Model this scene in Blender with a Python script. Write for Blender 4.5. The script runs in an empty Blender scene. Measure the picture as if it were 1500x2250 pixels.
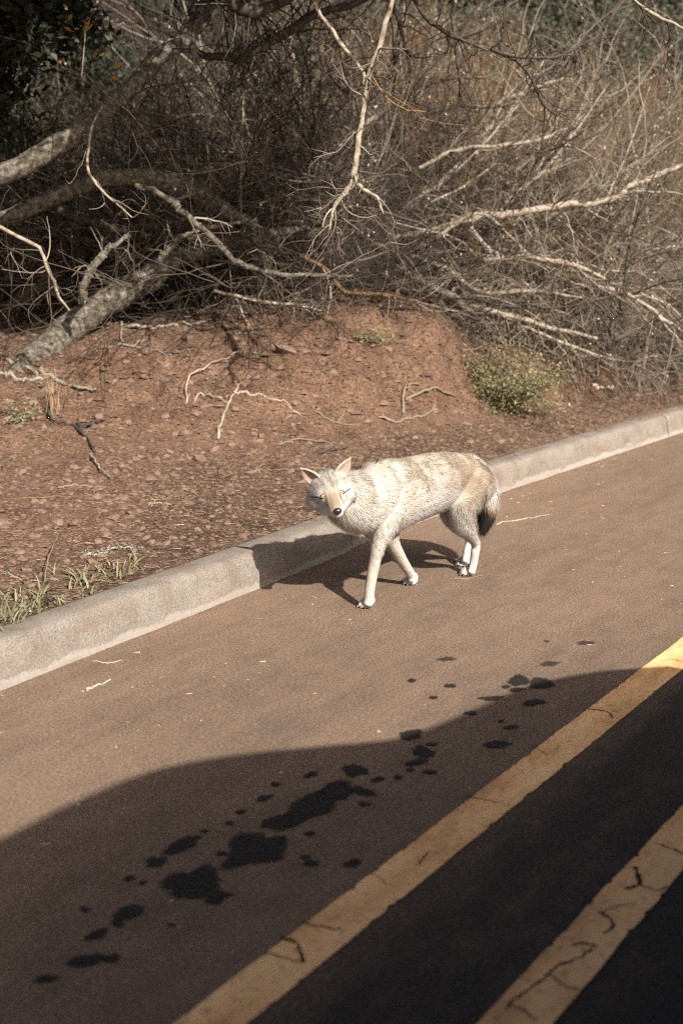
import bpy, math, random
import numpy as np
from mathutils import Vector, Matrix, kdtree

# ------------------------------------------------------------------ camera, world, sun
rng = np.random.default_rng(7)
random.seed(7)
SC = bpy.context.scene
COL = SC.collection
FPX, CAMH, HORY = 3125.0, 1.5, 480.0              # calibrated from the parallel road lines
PITCH = math.atan((1125 - HORY) / FPX)
CP, SP = math.cos(PITCH), math.sin(PITCH)
TH = math.radians(31.56)                          # heading of the road
DIRR = np.array([math.sin(TH), math.cos(TH)]); NOR = np.array([math.cos(TH), -math.sin(TH)])

cam = bpy.data.cameras.new('camera'); camo = bpy.data.objects.new('camera', cam); COL.objects.link(camo)
camo.location = (0, 0, CAMH); camo.rotation_euler = (math.pi / 2 - PITCH, 0, 0)
cam.sensor_fit = 'VERTICAL'; cam.sensor_height = 36; cam.lens = 50; cam.clip_end = 2000; cam.clip_start = 0.02
cam.dof.use_dof = True; cam.dof.focus_distance = 5.75; cam.dof.aperture_fstop = 2.6
SC.camera = camo

SUN = Vector((0.69, -1.275, 1.0)).normalized()    # towards the sun
w = bpy.data.worlds.new('World'); SC.world = w; w.use_nodes = True
nt = w.node_tree; bg = nt.nodes['Background']
sky = nt.nodes.new('ShaderNodeTexSky'); sky.sky_type = 'NISHITA'; sky.sun_disc = False
sky.sun_elevation = math.asin(SUN.z); sky.sun_rotation = math.atan2(SUN.x, SUN.y)
sky.air_density = 0.7; sky.dust_density = 6.0; sky.ozone_density = 0.0
nt.links.new(sky.outputs[0], bg.inputs[0]); bg.inputs[1].default_value = 0.062
sl = bpy.data.lights.new('sun', 'SUN'); so = bpy.data.objects.new('sun', sl); COL.objects.link(so)
sl.energy = 5.0; sl.angle = math.radians(0.53); sl.color = (1.0, 0.93, 0.835)
so.rotation_euler = SUN.to_track_quat('Z', 'Y').to_euler(); so.location = (6, -11, 9)
SC.view_settings.view_transform = 'Standard'; SC.view_settings.look = 'None'
SC.view_settings.exposure = 0.95; SC.view_settings.gamma = 1.0
SC.cycles.use_denoising = False
SC.cycles.use_adaptive_sampling = True; SC.cycles.adaptive_threshold = 0.008; SC.cycles.filter_width = 1.1
SC.cycles.max_bounces = 4; SC.cycles.diffuse_bounces = 2; SC.cycles.glossy_bounces = 1
SC.cycles.transparent_max_bounces = 6

# ------------------------------------------------------------------ helpers
def ray(px, py):
    u = (px - 750) / FPX; v = -(py - 1125) / FPX
    return np.array([u, CP + v * SP, -SP + v * CP])
def G(px, py, z=0.0):
    r = ray(px, py); return np.array([0, 0, CAMH]) + r * ((z - CAMH) / r[2])
def D(px, py, d):
    r = ray(px, py); return np.array([0, 0, CAMH]) + r * (d / r[1])
def road_xy(along, off):
    return np.asarray(along)[..., None] * DIRR + np.asarray(off)[..., None] * NOR

def mesh(name, verts, faces, mat=None, parent=None, smooth=False, cols=None, mats=None, midx=None):
    """faces: list of int arrays (M,k)"""
    me = bpy.data.meshes.new(name)
    verts = np.asarray(verts, np.float32).reshape(-1, 3)
    faces = [np.asarray(f, np.int32) for f in faces if len(f)]
    nl = sum(f.size for f in faces); npol = sum(len(f) for f in faces)
    me.vertices.add(len(verts)); me.vertices.foreach_set('co', verts.ravel())
    me.loops.add(nl); me.polygons.add(npol)
    me.loops.foreach_set('vertex_index', np.concatenate([f.ravel() for f in faces]))
    tot = np.concatenate([np.full(len(f), f.shape[1], np.int32) for f in faces])
    st = np.concatenate([[0], np.cumsum(tot)[:-1]]).astype(np.int32)
    me.polygons.foreach_set('loop_start', st); me.polygons.foreach_set('loop_total', tot)
    if smooth: me.polygons.foreach_set('use_smooth', np.ones(npol, bool))
    if midx is not None: me.polygons.foreach_set('material_index', np.asarray(midx, np.int32))
    me.update(calc_edges=True); me.validate()
    if cols is not None:
        a = me.color_attributes.new('col', 'FLOAT_COLOR', 'POINT')
        c = np.ones((len(verts), 4), np.float32); c[:, :3] = cols; a.data.foreach_set('color', c.ravel())
    o = bpy.data.objects.new(name, me); COL.objects.link(o)
    for m in (mats or [mat]):
        if m: me.materials.append(m)
    if parent: o.parent = parent
    return o
class MB:
    def __init__(s): s.v = []; s.f = {}; s.n = 0
    def add(s, v, *fs):
        v = np.asarray(v, float).reshape(-1, 3); s.v.append(v)
        for f in fs:
            f = np.asarray(f, np.int64)
            if len(f): s.f.setdefault(f.shape[1], []).append(f + s.n)
        s.n += len(v)
    def build(s, name, mat, parent=None, smooth=True, **k):
        return mesh(name, np.concatenate(s.v), [np.concatenate(x) for x in s.f.values()], mat, parent, smooth, **k)
def empty(name, loc=(0, 0, 0)):
    o = bpy.data.objects.new(name, None); COL.objects.link(o); o.location = loc; o.empty_display_size = .1; return o
def tag(o, label=None, cat=None, group=None, kind=None):
    if label: o['label'] = label
    if cat: o['category'] = cat
    if group: o['group'] = group
    if kind: o['kind'] = kind
    return o
def copy_tree(o, parent=None):
    c = o.copy(); COL.objects.link(c); c.parent = parent
    for ch in list(o.children): copy_tree(ch, c)
    return c
def unit(a): return a / np.maximum(np.linalg.norm(a, axis=-1, keepdims=True), 1e-9)

def tubes(P, R, sides=3):
    """batch of tubes. P (M,n,3) R (M,n) -> verts, quads"""
    P = np.asarray(P, float); R = np.asarray(R, float); M, n, _ = P.shape
    T = unit(np.gradient(P, axis=1))
    mean = unit(P[:, -1] - P[:, 0])
    a = np.where(np.abs(mean[:, 2:3]) < .8, np.array([[0, 0, 1.]]), np.array([[1., 0, 0]]))
    ref = unit(np.cross(mean, a))[:, None, :]
    A = unit(np.cross(T, np.cross(ref, T) + 1e-6)); B = np.cross(T, A)
    ph = np.arange(sides) * 2 * math.pi / sides
    V = P[:, :, None] + R[:, :, None, None] * (A[:, :, None] * np.cos(ph)[None, None, :, None] + B[:, :, None] * np.sin(ph)[None, None, :, None])
    m, i, j = np.meshgrid(np.arange(M), np.arange(n - 1), np.arange(sides), indexing='ij')
    b = m * n * sides; j2 = (j + 1) % sides
    q = np.stack([b + i * sides + j, b + i * sides + j2, b + (i + 1) * sides + j2, b + (i + 1) * sides + j], -1).reshape(-1, 4)
    return V.reshape(-1, 3), q
def catmull(P, m):
    P = np.asarray(P, float); n = len(P)
    Q = np.concatenate([[2 * P[0] - P[1]], P, [2 * P[-1] - P[-2]]])
    t = np.linspace(0, n - 1, m); i = np.minimum(t.astype(int), n - 2); f = (t - i)[:, None]
    p0, p1, p2, p3 = Q[i], Q[i + 1], Q[i + 2], Q[i + 3]
    return .5 * (2 * p1 + (p2 - p0) * f + (2 * p0 - 5 * p1 + 4 * p2 - p3) * f ** 2 + (3 * p1 - p0 - 3 * p2 + p3) * f ** 3)
def wander(P0, Dr, L, n, curl, grav, r=rng):
    """batch of crooked polylines. P0 (M,3), Dr (M,3), L (M,)"""
    M = len(P0); P = np.zeros((M, n, 3)); P[:, 0] = P0; d = unit(Dr); bend = r.normal(0, curl * .5, (M, 3))
    g = np.asarray(grav, float).reshape(-1, 1) if np.ndim(grav) else np.full((M, 1), grav)
    for k in range(1, n):
        d = unit(d + r.normal(0, curl, (M, 3)) + bend + g * np.array([[0, 0, -1.]]))
        P[:, k] = P[:, k - 1] + d * (L / (n - 1))[:, None]
    return P
_lat = np.random.default_rng(3).random((256, 256))
def noise2(x, y):
    xi = np.floor(x).astype(int); yi = np.floor(y).astype(int); fx = x - xi; fy = y - yi
    fx = fx * fx * (3 - 2 * fx); fy = fy * fy * (3 - 2 * fy)
    g = lambda a, b: _lat[a % 256, b % 256]
    return (g(xi, yi) * (1 - fx) + g(xi + 1, yi) * fx) * (1 - fy) + (g(xi, yi + 1) * (1 - fx) + g(xi + 1, yi + 1) * fx) * fy - .5
def fbm(x, y, o=4):
    s = 0; a = 1.
    for k in range(o): s = s + a * noise2(x * 2 ** k + 17 * k, y * 2 ** k + 31 * k); a *= .5
    return s

# ------------------------------------------------------------------ materials
def nodes(name):
    m = bpy.data.materials.new(name); m.use_nodes = True; t = m.node_tree
    return m, t, t.nodes['Principled BSDF'], t.links
def ramp(t, stops):
    r = t.nodes.new('ShaderNodeValToRGB'); e = r.color_ramp.elements
    while len(e) > 1: e.remove(e[-1])
    for i, (p, c) in enumerate(stops):
        x = e[0] if i == 0 else e.new(p)
        x.position = p; x.color = (*c, 1)
    return r
def noise_node(t, scale, detail=4, rough=.6, vec=None, stretch=None):
    n = t.nodes.new('ShaderNodeTexNoise'); n.inputs['Scale'].default_value = scale
    n.inputs['Detail'].default_value = detail; n.inputs['Roughness'].default_value = rough
    tc = t.nodes.new('ShaderNodeTexCoord'); src = tc.outputs['Object']
    if stretch:
        mp = t.nodes.new('ShaderNodeMapping'); mp.inputs['Scale'].default_value = stretch
        t.links.new(src, mp.inputs[0]); src = mp.outputs[0]
    t.links.new(src, n.inputs['Vector']); return n
def mixc(t, fac, a, b, mode='MIX'):
    m = t.nodes.new('ShaderNodeMix'); m.data_type = 'RGBA'; m.blend_type = mode
    L = t.links
    for sock, val in ((m.inputs[0], fac), (m.inputs[6], a), (m.inputs[7], b)):
        if hasattr(val, 'node'): L.new(val, sock)
        elif isinstance(val, (int, float)): sock.default_value = val
        else: sock.default_value = (*val, 1)
    return m.outputs[2]
def math_node(t, op, a, b=None, clamp=False):
    m = t.nodes.new('ShaderNodeMath'); m.operation = op; m.use_clamp = clamp
    for s, v in ((m.inputs[0], a), (m.inputs[1], b)):
        if v is None: continue
        if hasattr(v, 'node'): t.links.new(v, s)
        else: s.default_value = v
    return m.outputs[0]
def bump(t, h, strength, dist):
    b = t.nodes.new('ShaderNodeBump'); b.inputs['Strength'].default_value = strength; b.inputs['Distance'].default_value = dist
    t.links.new(h, b.inputs['Height']); return b.outputs[0]
def pmat(name, stops, scale=20, detail=5, rough=.85, bmp=.4, bdist=.005, island=None, stretch=None, spec=.3, sss=None):
    m, t, p, L = nodes(name)
    n = noise_node(t, scale, detail, stretch=stretch); r = ramp(t, stops); L.new(n.outputs[0], r.inputs[0]); c = r.outputs[0]
    if island:
        g = t.nodes.new('ShaderNodeNewGeometry'); r2 = ramp(t, island); L.new(g.outputs['Random Per Island'], r2.inputs[0])
        c = mixc(t, .65, c, r2.outputs[0])
    L.new(c, p.inputs['Base Color']); p.inputs['Roughness'].default_value = rough
    p.inputs['Specular IOR Level'].default_value = spec
    if bmp: L.new(bump(t, n.outputs[0], bmp, bdist), p.inputs['Normal'])
    return m
def colmat(name, rough=.7, spec=.2):
    m, t, p, L = nodes(name); a = t.nodes.new('ShaderNodeVertexColor'); a.layer_name = 'col'
    L.new(a.outputs[0], p.inputs['Base Color']); p.inputs['Roughness'].default_value = rough; p.inputs['Specular IOR Level'].default_value = spec
    return m

def make_road_mat():
    m, t, p, L = nodes('dusty_asphalt')
    tc = t.nodes.new('ShaderNodeTexCoord'); sx = t.nodes.new('ShaderNodeSeparateXYZ'); L.new(tc.outputs['Object'], sx.inputs[0])
    fine = noise_node(t, 110, 4, .8); mid = noise_node(t, 11, 7, .72, stretch=(1, .5, 1)); big = noise_node(t, 1.3, 4, .6, stretch=(1.6, .5, 1))
    streak = noise_node(t, 14, 4, .7, stretch=(1, .07, 1))
    asph = ramp(t, [(.36, (.015, .013, .011)), (.5, (.040, .034, .028)), (.62, (.085, .073, .061))]); L.new(fine.outputs[0], asph.inputs[0])
    dust = ramp(t, [(.36, (.12, .078, .052)), (.52, (.22, .15, .106)), (.66, (.315, .228, .168))]); L.new(fine.outputs[0], dust.inputs[0])
    # dust gathers towards the kerb, wheel streaks along the road
    g = t.nodes.new('ShaderNodeMapRange'); L.new(sx.outputs[0], g.inputs[0])
    g.inputs[1].default_value = -3.3; g.inputs[2].default_value = -1.45; g.inputs[3].default_value = .90; g.inputs[4].default_value = .74
    g2 = t.nodes.new('ShaderNodeMapRange'); L.new(sx.outputs[0], g2.inputs[0])
    g2.inputs[1].default_value = -1.56; g2.inputs[2].default_value = -1.3; g2.inputs[3].default_value = 0; g2.inputs[4].default_value = .78
    f = math_node(t, 'SUBTRACT', g.outputs[0], g2.outputs[0])
    s1 = math_node(t, 'MULTIPLY', math_node(t, 'SUBTRACT', streak.outputs[0], .5), .55)
    s2 = math_node(t, 'MULTIPLY', math_node(t, 'SUBTRACT', big.outputs[0], .5), .9)
    s3 = math_node(t, 'MULTIPLY', math_node(t, 'SUBTRACT', mid.outputs[0], .5), .9)
    f = math_node(t, 'ADD', f, math_node(t, 'ADD', s1, math_node(t, 'ADD', s2, s3)), True)
    c = mixc(t, f, asph.outputs[0], dust.outputs[0])
    L.new(c, p.inputs['Base Color']); p.inputs['Roughness'].default_value = .9; p.inputs['Specular IOR Level'].default_value = .2
    L.new(bump(t, fine.outputs[0], .8, .007), p.inputs['Normal'])
    return m
def make_soil_mat():
    m, t, p, L = nodes('red_soil')
    fine = noise_node(t, 70, 6, .7); mid = noise_node(t, 6, 5, .65); big = noise_node(t, .9, 3)
    vor = t.nodes.new('ShaderNodeTexVoronoi'); vor.inputs['Scale'].default_value = 34; tc = t.nodes.new('ShaderNodeTexCoord'); L.new(tc.outputs['Object'], vor.inputs['Vector'])
    a = ramp(t, [(.34, (.058, .033, .022)), (.5, (.14, .086, .06)), (.66, (.225, .152, .113))]); L.new(fine.outputs[0], a.inputs[0])
    b = ramp(t, [(.3, (.55, .5, .47)), (.6, (1.1, 1.06, 1.0)), (.8, (1.3, 1.28, 1.2))]); L.new(mid.outputs[0], b.inputs[0])
    c = mixc(t, 1.0, a.outputs[0], b.outputs[0], 'MULTIPLY')
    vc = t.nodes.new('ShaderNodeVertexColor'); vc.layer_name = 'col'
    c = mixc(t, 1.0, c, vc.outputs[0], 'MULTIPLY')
    L.new(c, p.inputs['Base Color']); p.inputs['Roughness'].default_value = .95; p.inputs['Specular IOR Level'].default_value = .15
    h = math_node(t, 'ADD', fine.outputs[0], math_node(t, 'MULTIPLY', vor.outputs[0], .6))
    L.new(bump(t, h, .8, .018), p.inputs['Normal'])
    return m
def make_kerb_mat():
    m, t, p, L = nodes('kerb_concrete')
    tc = t.nodes.new('ShaderNodeTexCoord'); sx = t.nodes.new('ShaderNodeSeparateXYZ'); L.new(tc.outputs['Object'], sx.inputs[0])
    fine = noise_node(t, 160, 4, .7); mid = noise_node(t, 7, 5, .65); st = noise_node(t, 5, 4, .6, stretch=(1, .5, 3))
    a = ramp(t, [(.36, (.125, .108, .092)), (.5, (.20, .177, .155)), (.64, (.275, .247, .218))]); L.new(fine.outputs[0], a.inputs[0])
    b = ramp(t, [(.3, (.74, .69, .64)), (.55, (1, .98, .96)), (.75, (1.1, 1.1, 1.09))]); L.new(mid.outputs[0], b.inputs[0])
    c = mixc(t, 1, a.outputs[0], b.outputs[0], 'MULTIPLY')
    # white mineral tide line with a ragged edge just above the gutter
    z = math_node(t, 'ADD', sx.outputs[2], math_node(t, 'MULTIPLY', math_node(t, 'SUBTRACT', mid.outputs[0], .5), .11))
    r = ramp(t, [(.0, (1, 1, 1)), (.022, (1, 1, 1)), (.034, (0, 0, 0))]); L.new(z, r.inputs[0])
    c = mixc(t, math_node(t, 'MULTIPLY', r.outputs[0], .55), c, (.36, .335, .305))
    # soil stains on the top edge
    r3 = ramp(t, [(.5, (0, 0, 0)), (.68, (1, 1, 1))]); L.new(st.outputs[0], r3.inputs[0])
    c = mixc(t, math_node(t, 'MULTIPLY', r3.outputs[0], .35), c, (.17, .105, .075))
    L.new(c, p.inputs['Base Color']); p.inputs['Roughness'].default_value = .9; p.inputs['Specular IOR Level'].default_value = .2
    L.new(bump(t, fine.outputs[0], .5, .004), p.inputs['Normal'])
    return m
def make_line_mat():
    m, t, p, L = nodes('yellow_road_paint')
    fine = noise_node(t, 120, 4, .7); mid = noise_node(t, 10, 5, .6, stretch=(1, .3, 1)); wear = noise_node(t, 45, 6, .75)
    a = ramp(t, [(.3, (.52, .275, .11)), (.5, (.78, .45, .195)), (.66, (.85, .53, .26))]); L.new(mid.outputs[0], a.inputs[0])
    r = ramp(t, [(.53, (0, 0, 0)), (.66, (1, 1, 1))]); L.new(wear.outputs[0], r.inputs[0])
    c = mixc(t, math_node(t, 'MULTIPLY', r.outputs[0], .6), a.outputs[0], (.14, .085, .05))
    L.new(c, p.inputs['Base Color']); p.inputs['Roughness'].default_value = .75
    L.new(bump(t, fine.outputs[0], .3, .003), p.inputs['Normal']); return m

M = {}
M['road'] = make_road_mat(); M['soil'] = make_soil_mat(); M['kerb'] = make_kerb_mat(); M['line'] = make_line_mat()
M['wet'] = pmat('wet_asphalt', [(.3, (.012, .011, .010)), (.7, (.024, .021, .019))], 150, rough=.75, bmp=.3, spec=.25)
def soak(m):
    t = m.node_tree; p = t.nodes['Principled BSDF']; o = t.nodes['Material Output']; a = t.nodes.new('ShaderNodeVertexColor'); a.layer_name = 'col'
    n = noise_node(t, 130, 3, .7); f = math_node(t, 'ADD', a.outputs[0], math_node(t, 'MULTIPLY', math_node(t, 'SUBTRACT', n.outputs[0], .5), math_node(t, 'MULTIPLY', 1.6, a.outputs[0])), True)
    mx = t.nodes.new('ShaderNodeMixShader'); tr = t.nodes.new('ShaderNodeBsdfTransparent')
    t.links.new(f, mx.inputs[0]); t.links.new(tr.outputs[0], mx.inputs[1]); t.links.new(p.outputs[0], mx.inputs[2]); t.links.new(mx.outputs[0], o.inputs[0])
soak(M['wet'])
M['crack'] = pmat('crack_tar', [(.3, (.018, .013, .010)), (.7, (.045, .032, .025))], 60, rough=.95)
M['stone'] = pmat('red_stone', [(.3, (.09, .054, .038)), (.55, (.15, .096, .069)), (.75, (.21, .145, .11))], 30, island=[(0, (.085, .05, .035)), (.6, (.15, .094, .067)), (1, (.22, .153, .116))])
M['lichenbark'] = pmat('lichen_bark', [(.34, (.035, .028, .022)), (.46, (.075, .062, .048)), (.58, (.135, .12, .093)), (.74, (.25, .235, .19))], 32, 8, bmp=.9, bdist=.012)
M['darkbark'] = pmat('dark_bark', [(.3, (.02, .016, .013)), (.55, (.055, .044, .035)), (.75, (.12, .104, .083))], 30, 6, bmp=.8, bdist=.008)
M['palebark'] = pmat('pale_bark', [(.3, (.13, .102, .076)), (.5, (.25, .21, .163)), (.7, (.38, .33, .268))], 30, 6, bmp=.5)
M['greytwig'] = pmat('grey_twig', [(.3, (.08, .064, .048)), (.7, (.21, .172, .13))], 15, island=[(0, (.045, .034, .025)), (.45, (.13, .104, .08)), (.8, (.28, .236, .185)), (1, (.50, .435, .35))], bmp=0)
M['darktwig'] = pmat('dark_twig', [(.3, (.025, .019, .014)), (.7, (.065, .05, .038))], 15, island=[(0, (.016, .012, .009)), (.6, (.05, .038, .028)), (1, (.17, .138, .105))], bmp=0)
M['redtwig'] = pmat('orange_shoot', [(.3, (.11, .058, .028)), (.7, (.22, .13, .066))], 15, island=[(0, (.05, .027, .014)), (.5, (.135, .078, .038)), (1, (.30, .215, .14))], bmp=0)
M['catkin'] = pmat('catkin', [(.3, (.36, .32, .25)), (.7, (.55, .50, .42))], 60, bmp=0)
M['lichen'] = pmat('lichen_tuft', [(.3, (.10, .10, .078)), (.7, (.22, .218, .175))], 40, island=[(0, (.07, .07, .052)), (1, (.27, .265, .215))], bmp=0)
M['straw'] = pmat('straw', [(.3, (.19, .125, .075)), (.7, (.33, .24, .15))], 20, island=[(0, (.11, .065, .038)), (.6, (.22, .15, .092)), (1, (.40, .315, .215))], bmp=0)
M['leaf_dark'] = pmat('evergreen_leaf', [(.3, (.012, .017, .010)), (.7, (.032, .04, .023))], 5, island=[(0, (.012, .016, .010)), (1, (.045, .053, .03))], bmp=0, rough=.6)
M['leaf_grey'] = pmat('brush_leaf', [(.3, (.04, .043, .028)), (.7, (.085, .088, .06))], 3, island=[(0, (.03, .033, .02)), (.6, (.07, .073, .048)), (1, (.14, .138, .097))], bmp=0)
M['leaf_bush'] = pmat('juniper_leaf', [(.3, (.11, .105, .045)), (.7, (.20, .185, .085))], 8, island=[(0, (.05, .05, .022)), (.6, (.175, .162, .075)), (1, (.30, .275, .15))], bmp=0)
M['grass'] = pmat('grass_blade', [(.3, (.10, .105, .055)), (.7, (.18, .175, .10))], 8, island=[(0, (.09, .10, .045)), (.5, (.165, .155, .085)), (1, (.32, .27, .18))], bmp=0)
M['leaf_orange'] = pmat('orange_leaf', [(.3, (.22, .10, .02)), (.7, (.34, .19, .05))], 20, bmp=0)
M['chip'] = pmat('pale_chip', [(.3, (.30, .25, .18)), (.7, (.48, .42, .33))], 30, bmp=0)
M['hill'] = pmat('leaf_litter', [(.3, (.03, .022, .014)), (.6, (.07, .05, .032)), (.8, (.12, .09, .06))], 9, 6, bmp=.8, bdist=.05)
M['ground'] = pmat('dry_ground', [(.3, (.09, .06, .038)), (.7, (.16, .11, .075))], .7, 6, bmp=.4, bdist=.03)

# ------------------------------------------------------------------ road, lines, wet patches
def kerb_off(al):
    return np.interp(al, [-30, 0, 3.16, 4.71, 5.4, 5.6, 7.07, 9.88, 14, 20, 80], [-3.2, -3.22, -3.24, -3.275, -3.30, -3.335, -3.325, -3.20, -3.0, -2.8, -2.0])
g = mesh('ground', [(-300, -300, -.06), (300, -300, -.06), (300, 300, -.06), (-300, 300, -.06)], [[(0, 1, 2, 3)]], M['ground']); tag(g, kind='structure')
al = np.linspace(-40, 90, 131); off = np.array([-1.0, 3.0, 6.2])
v = []; 
for a in al: v += [(kerb_off(a) - .12, a, 0), (-1.0, a, 0), (2.6, a, 0), (6.2, a, 0)]
q = [(i * 4 + j, i * 4 + j + 1, i * 4 + j + 5, i * 4 + j + 4) for i in range(130) for j in range(3)]
road = mesh('road', v, [q], M['road']); road.rotation_euler = (0, 0, -TH); tag(road, kind='structure')
def to_road(p):      # world xy -> road frame
    p = np.asarray(p)[..., :2]; return np.stack([p @ NOR, p @ DIRR], -1)

def yellow_line(o0, o1, seed):
    r = np.random.default_rng(seed); a = np.concatenate([np.arange(-6, 1, .25), np.arange(1, 7, .012), np.arange(7, 60, .5)])
    def edge():
        e = fbm(a * 9 + seed * 7, a * 0 + seed, 4) * .0035
        for c in r.uniform(1, 7, 30): e -= np.maximum(0, 1 - np.abs(a - c) / r.uniform(.006, .02)) * r.uniform(.003, .009)
        return e
    L_ = o0 - edge(); R_ = o1 + edge(); mid = (o0 + o1) / 2 + a * 0
    v = np.stack([np.stack([L_, a, a * 0 + .004], -1), np.stack([mid, a, a * 0 + .0046], -1), np.stack([R_, a, a * 0 + .004], -1)], 1).reshape(-1, 3)
    i = np.arange(len(a) - 1) * 3
    q = np.concatenate([np.stack([i, i + 1, i + 4, i + 3], -1), np.stack([i + 1, i + 2, i + 5, i + 4], -1)])
    return mesh('yellow_line', v, [q], M['line'], road)
l1 = yellow_line(-1.553, -1.432, 1); l2 = yellow_line(-1.062, -.940, 2)
l1['label'] = 'solid yellow stripe with few cracks, on the kerb side'; l2['label'] = 'solid yellow stripe with heavy crack lines'
def crack(par, pts, wpx):
    P = catmull([G(*p)[:2] for p in pts], 6 * len(pts)); P = to_road(P)
    P += rng.normal(0, .0022, P.shape)
    T = unit(np.gradient(P, axis=0)); N = np.stack([-T[:, 1], T[:, 0]], -1)
    wd = wpx * .00062 * (.35 + 1.1 * rng.random(len(P)))[:, None]; wd[0] = wd[-1] = .0003
    v = np.concatenate([P + N * wd, P - N * wd]); n = len(P); i = np.arange(n - 1)
    mesh('crack', np.c_[v, np.full(len(v), .0062)], [np.stack([i, i + n, i + n + 1, i + 1], -1)], M['crack'], par)
for pts, w_ in [([(1275, 1558), (1300, 1562), (1335, 1568), (1346, 1582)], 4), ([(660, 2032), (700, 2040), (758, 2049)], 4), ([(618, 2066), (648, 2074), (660, 2095), (668, 2122)], 7),
                ([(1022, 1752), (1060, 1760), (1096, 1768)], 3), ([(585, 2098), (620, 2108), (664, 2122)], 2.5), ([(1450, 1455), (1475, 1452), (1500, 1458)], 2.5), ([(920, 1905), (930, 1890), (938, 1878)], 3), ([(1160, 1640), (1190, 1655), (1205, 1662)], 1.5), ([(800, 1925), (830, 1930), (850, 1950)], 1.5)]: crack(l1, pts, w_)
for pts, w_ in [([(1395, 1908), (1402, 1930), (1404, 1948), (1372, 1958)], 8), ([(1313, 2008), (1340, 2022), (1344, 2040), (1322, 2056)], 6), ([(1308, 2084), (1285, 2078), (1255, 2080)], 6),
                ([(1308, 2086), (1270, 2110), (1222, 2128), (1200, 2150), (1160, 2178), (1130, 2200), (1108, 2228)], 5), ([(1440, 1855), (1470, 1868), (1505, 1882)], 4), ([(1400, 1945), (1440, 1962), (1465, 1950)], 3),
                ([(1320, 2010), (1360, 1995), (1400, 1990)], 2.5), ([(1200, 2145), (1240, 2170), (1270, 2180)], 3), ([(1108, 2210), (1150, 2225), (1180, 2250)], 3)]: crack(l2, pts, w_)

wet = [(690, 1770, 150, 42, -24), (740, 1738, 50, 34, -10), (612, 1808, 60, 24, -10), (555, 1874, 112, 60, -14), (425, 1938, 112, 50, -12), (440, 1965, 130, 24, 3), (280, 2010, 62, 26, -18), (258, 2032, 24, 12, 0), (213, 2056, 42, 18, -18),
       (192, 2112, 70, 22, -12), (245, 2107, 30, 15, -8), (402, 1857, 68, 24, -24), (345, 1896, 40, 19, -10), (285, 1932, 26, 12, -8), (314, 1941, 14, 8, 0), (780, 1695, 46, 22, 4), (830, 1714, 25, 10, -8), (900, 1615, 42, 17, -6), (930, 1654, 44, 22, 8),
       (915, 1675, 44, 14, -8), (950, 1636, 22, 8, 0), (875, 1709, 16, 8, 0), (945, 1698, 26, 7, 0), (1092, 1637, 42, 12, -4), (1080, 1535, 46, 9, -4), (1140, 1497, 36, 20, 0), (1190, 1503, 44, 18, 2), (1172, 1546, 42, 12, -6), (1120, 1600, 26, 8, -4),
       (1035, 1568, 22, 7, 0), (1135, 1517, 28, 8, -8), (1113, 1510, 16, 6, 0), (682, 1703, 26, 11, -12), (607, 1725, 18, 9, 0), (582, 1755, 34, 9, -12), (530, 1785, 20, 7, -6), (682, 1833, 22, 11, -10), (776, 1897, 32, 15, -8), (672, 1886, 20, 8, 0),
       (684, 1899, 30, 10, 4), (800, 1742, 44, 14, 12), (800, 1768, 24, 9, 0), (100, 2152, 42, 14, -6), (187, 2000, 20, 9, 0), (470, 1982, 34, 10, 0), (900, 1693, 16, 7, 0), (505, 1810, 16, 7, 0), (450, 1828, 14, 6, 0), (1100, 1585, 14, 6, 0), (786, 1732, 16, 7, 0),
       (375, 2034, 14, 7, 0), (622, 1842, 14, 6, 0), (490, 1877, 22, 9, 0), (980, 1449, 34, 8, -6), (1207, 1459, 40, 9, -4), (952, 1534, 16, 6, 0), (990, 1508, 22, 8, 0), (904, 1496, 16, 6, 0), (1285, 1414, 32, 7, -4), (1200, 1410, 12, 4, 0)]
for k, (x, y, w_, h_, an) in enumerate(wet):
    n = 40; ph = np.arange(n) * 2 * math.pi / n
    rr = 1 + .55 * fbm(np.cos(ph) * 1.4 + k * 5.3, np.sin(ph) * 1.4 + k * 3.1, 4) + .30 * fbm(np.cos(ph) * 4 + k * 5.3, np.sin(ph) * 4 + k, 3)
    rr = np.maximum(rr, .25)
    ex = .54 * w_ * np.cos(ph) * rr; ey = .54 * h_ * np.sin(ph) * rr; an = math.radians(an)
    px = x + ex * math.cos(an) - ey * math.sin(an); py = y + ex * math.sin(an) + ey * math.cos(an)
    pts = to_road(np.array([G(a_, b_) for a_, b_ in zip(px, py)])); c = to_road(G(x, y))
    ring = lambda f: c + (pts - c) * f
    v = np.r_[[c], ring(.74), ring(1.0), ring(1.22)]; v = np.c_[v, np.full(len(v), .0022 + .00012 * (k % 8))]
    al_ = np.r_[1, np.ones(n), np.full(n, .75), np.zeros(n)] * (1.0 if y > 1462 else .55); i = np.arange(n); i2 = (i + 1) % n
    qs = np.concatenate([np.stack([1 + j * n + i, 1 + (j + 1) * n + i, 1 + (j + 1) * n + i2, 1 + j * n + i2], -1) for j in (0, 1)])
    mesh('wet_patch', v, [np.stack([i * 0, 1 + i, 1 + i2], -1), qs], M['wet'], road, cols=np.repeat(al_[:, None], 3, 1))

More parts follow.
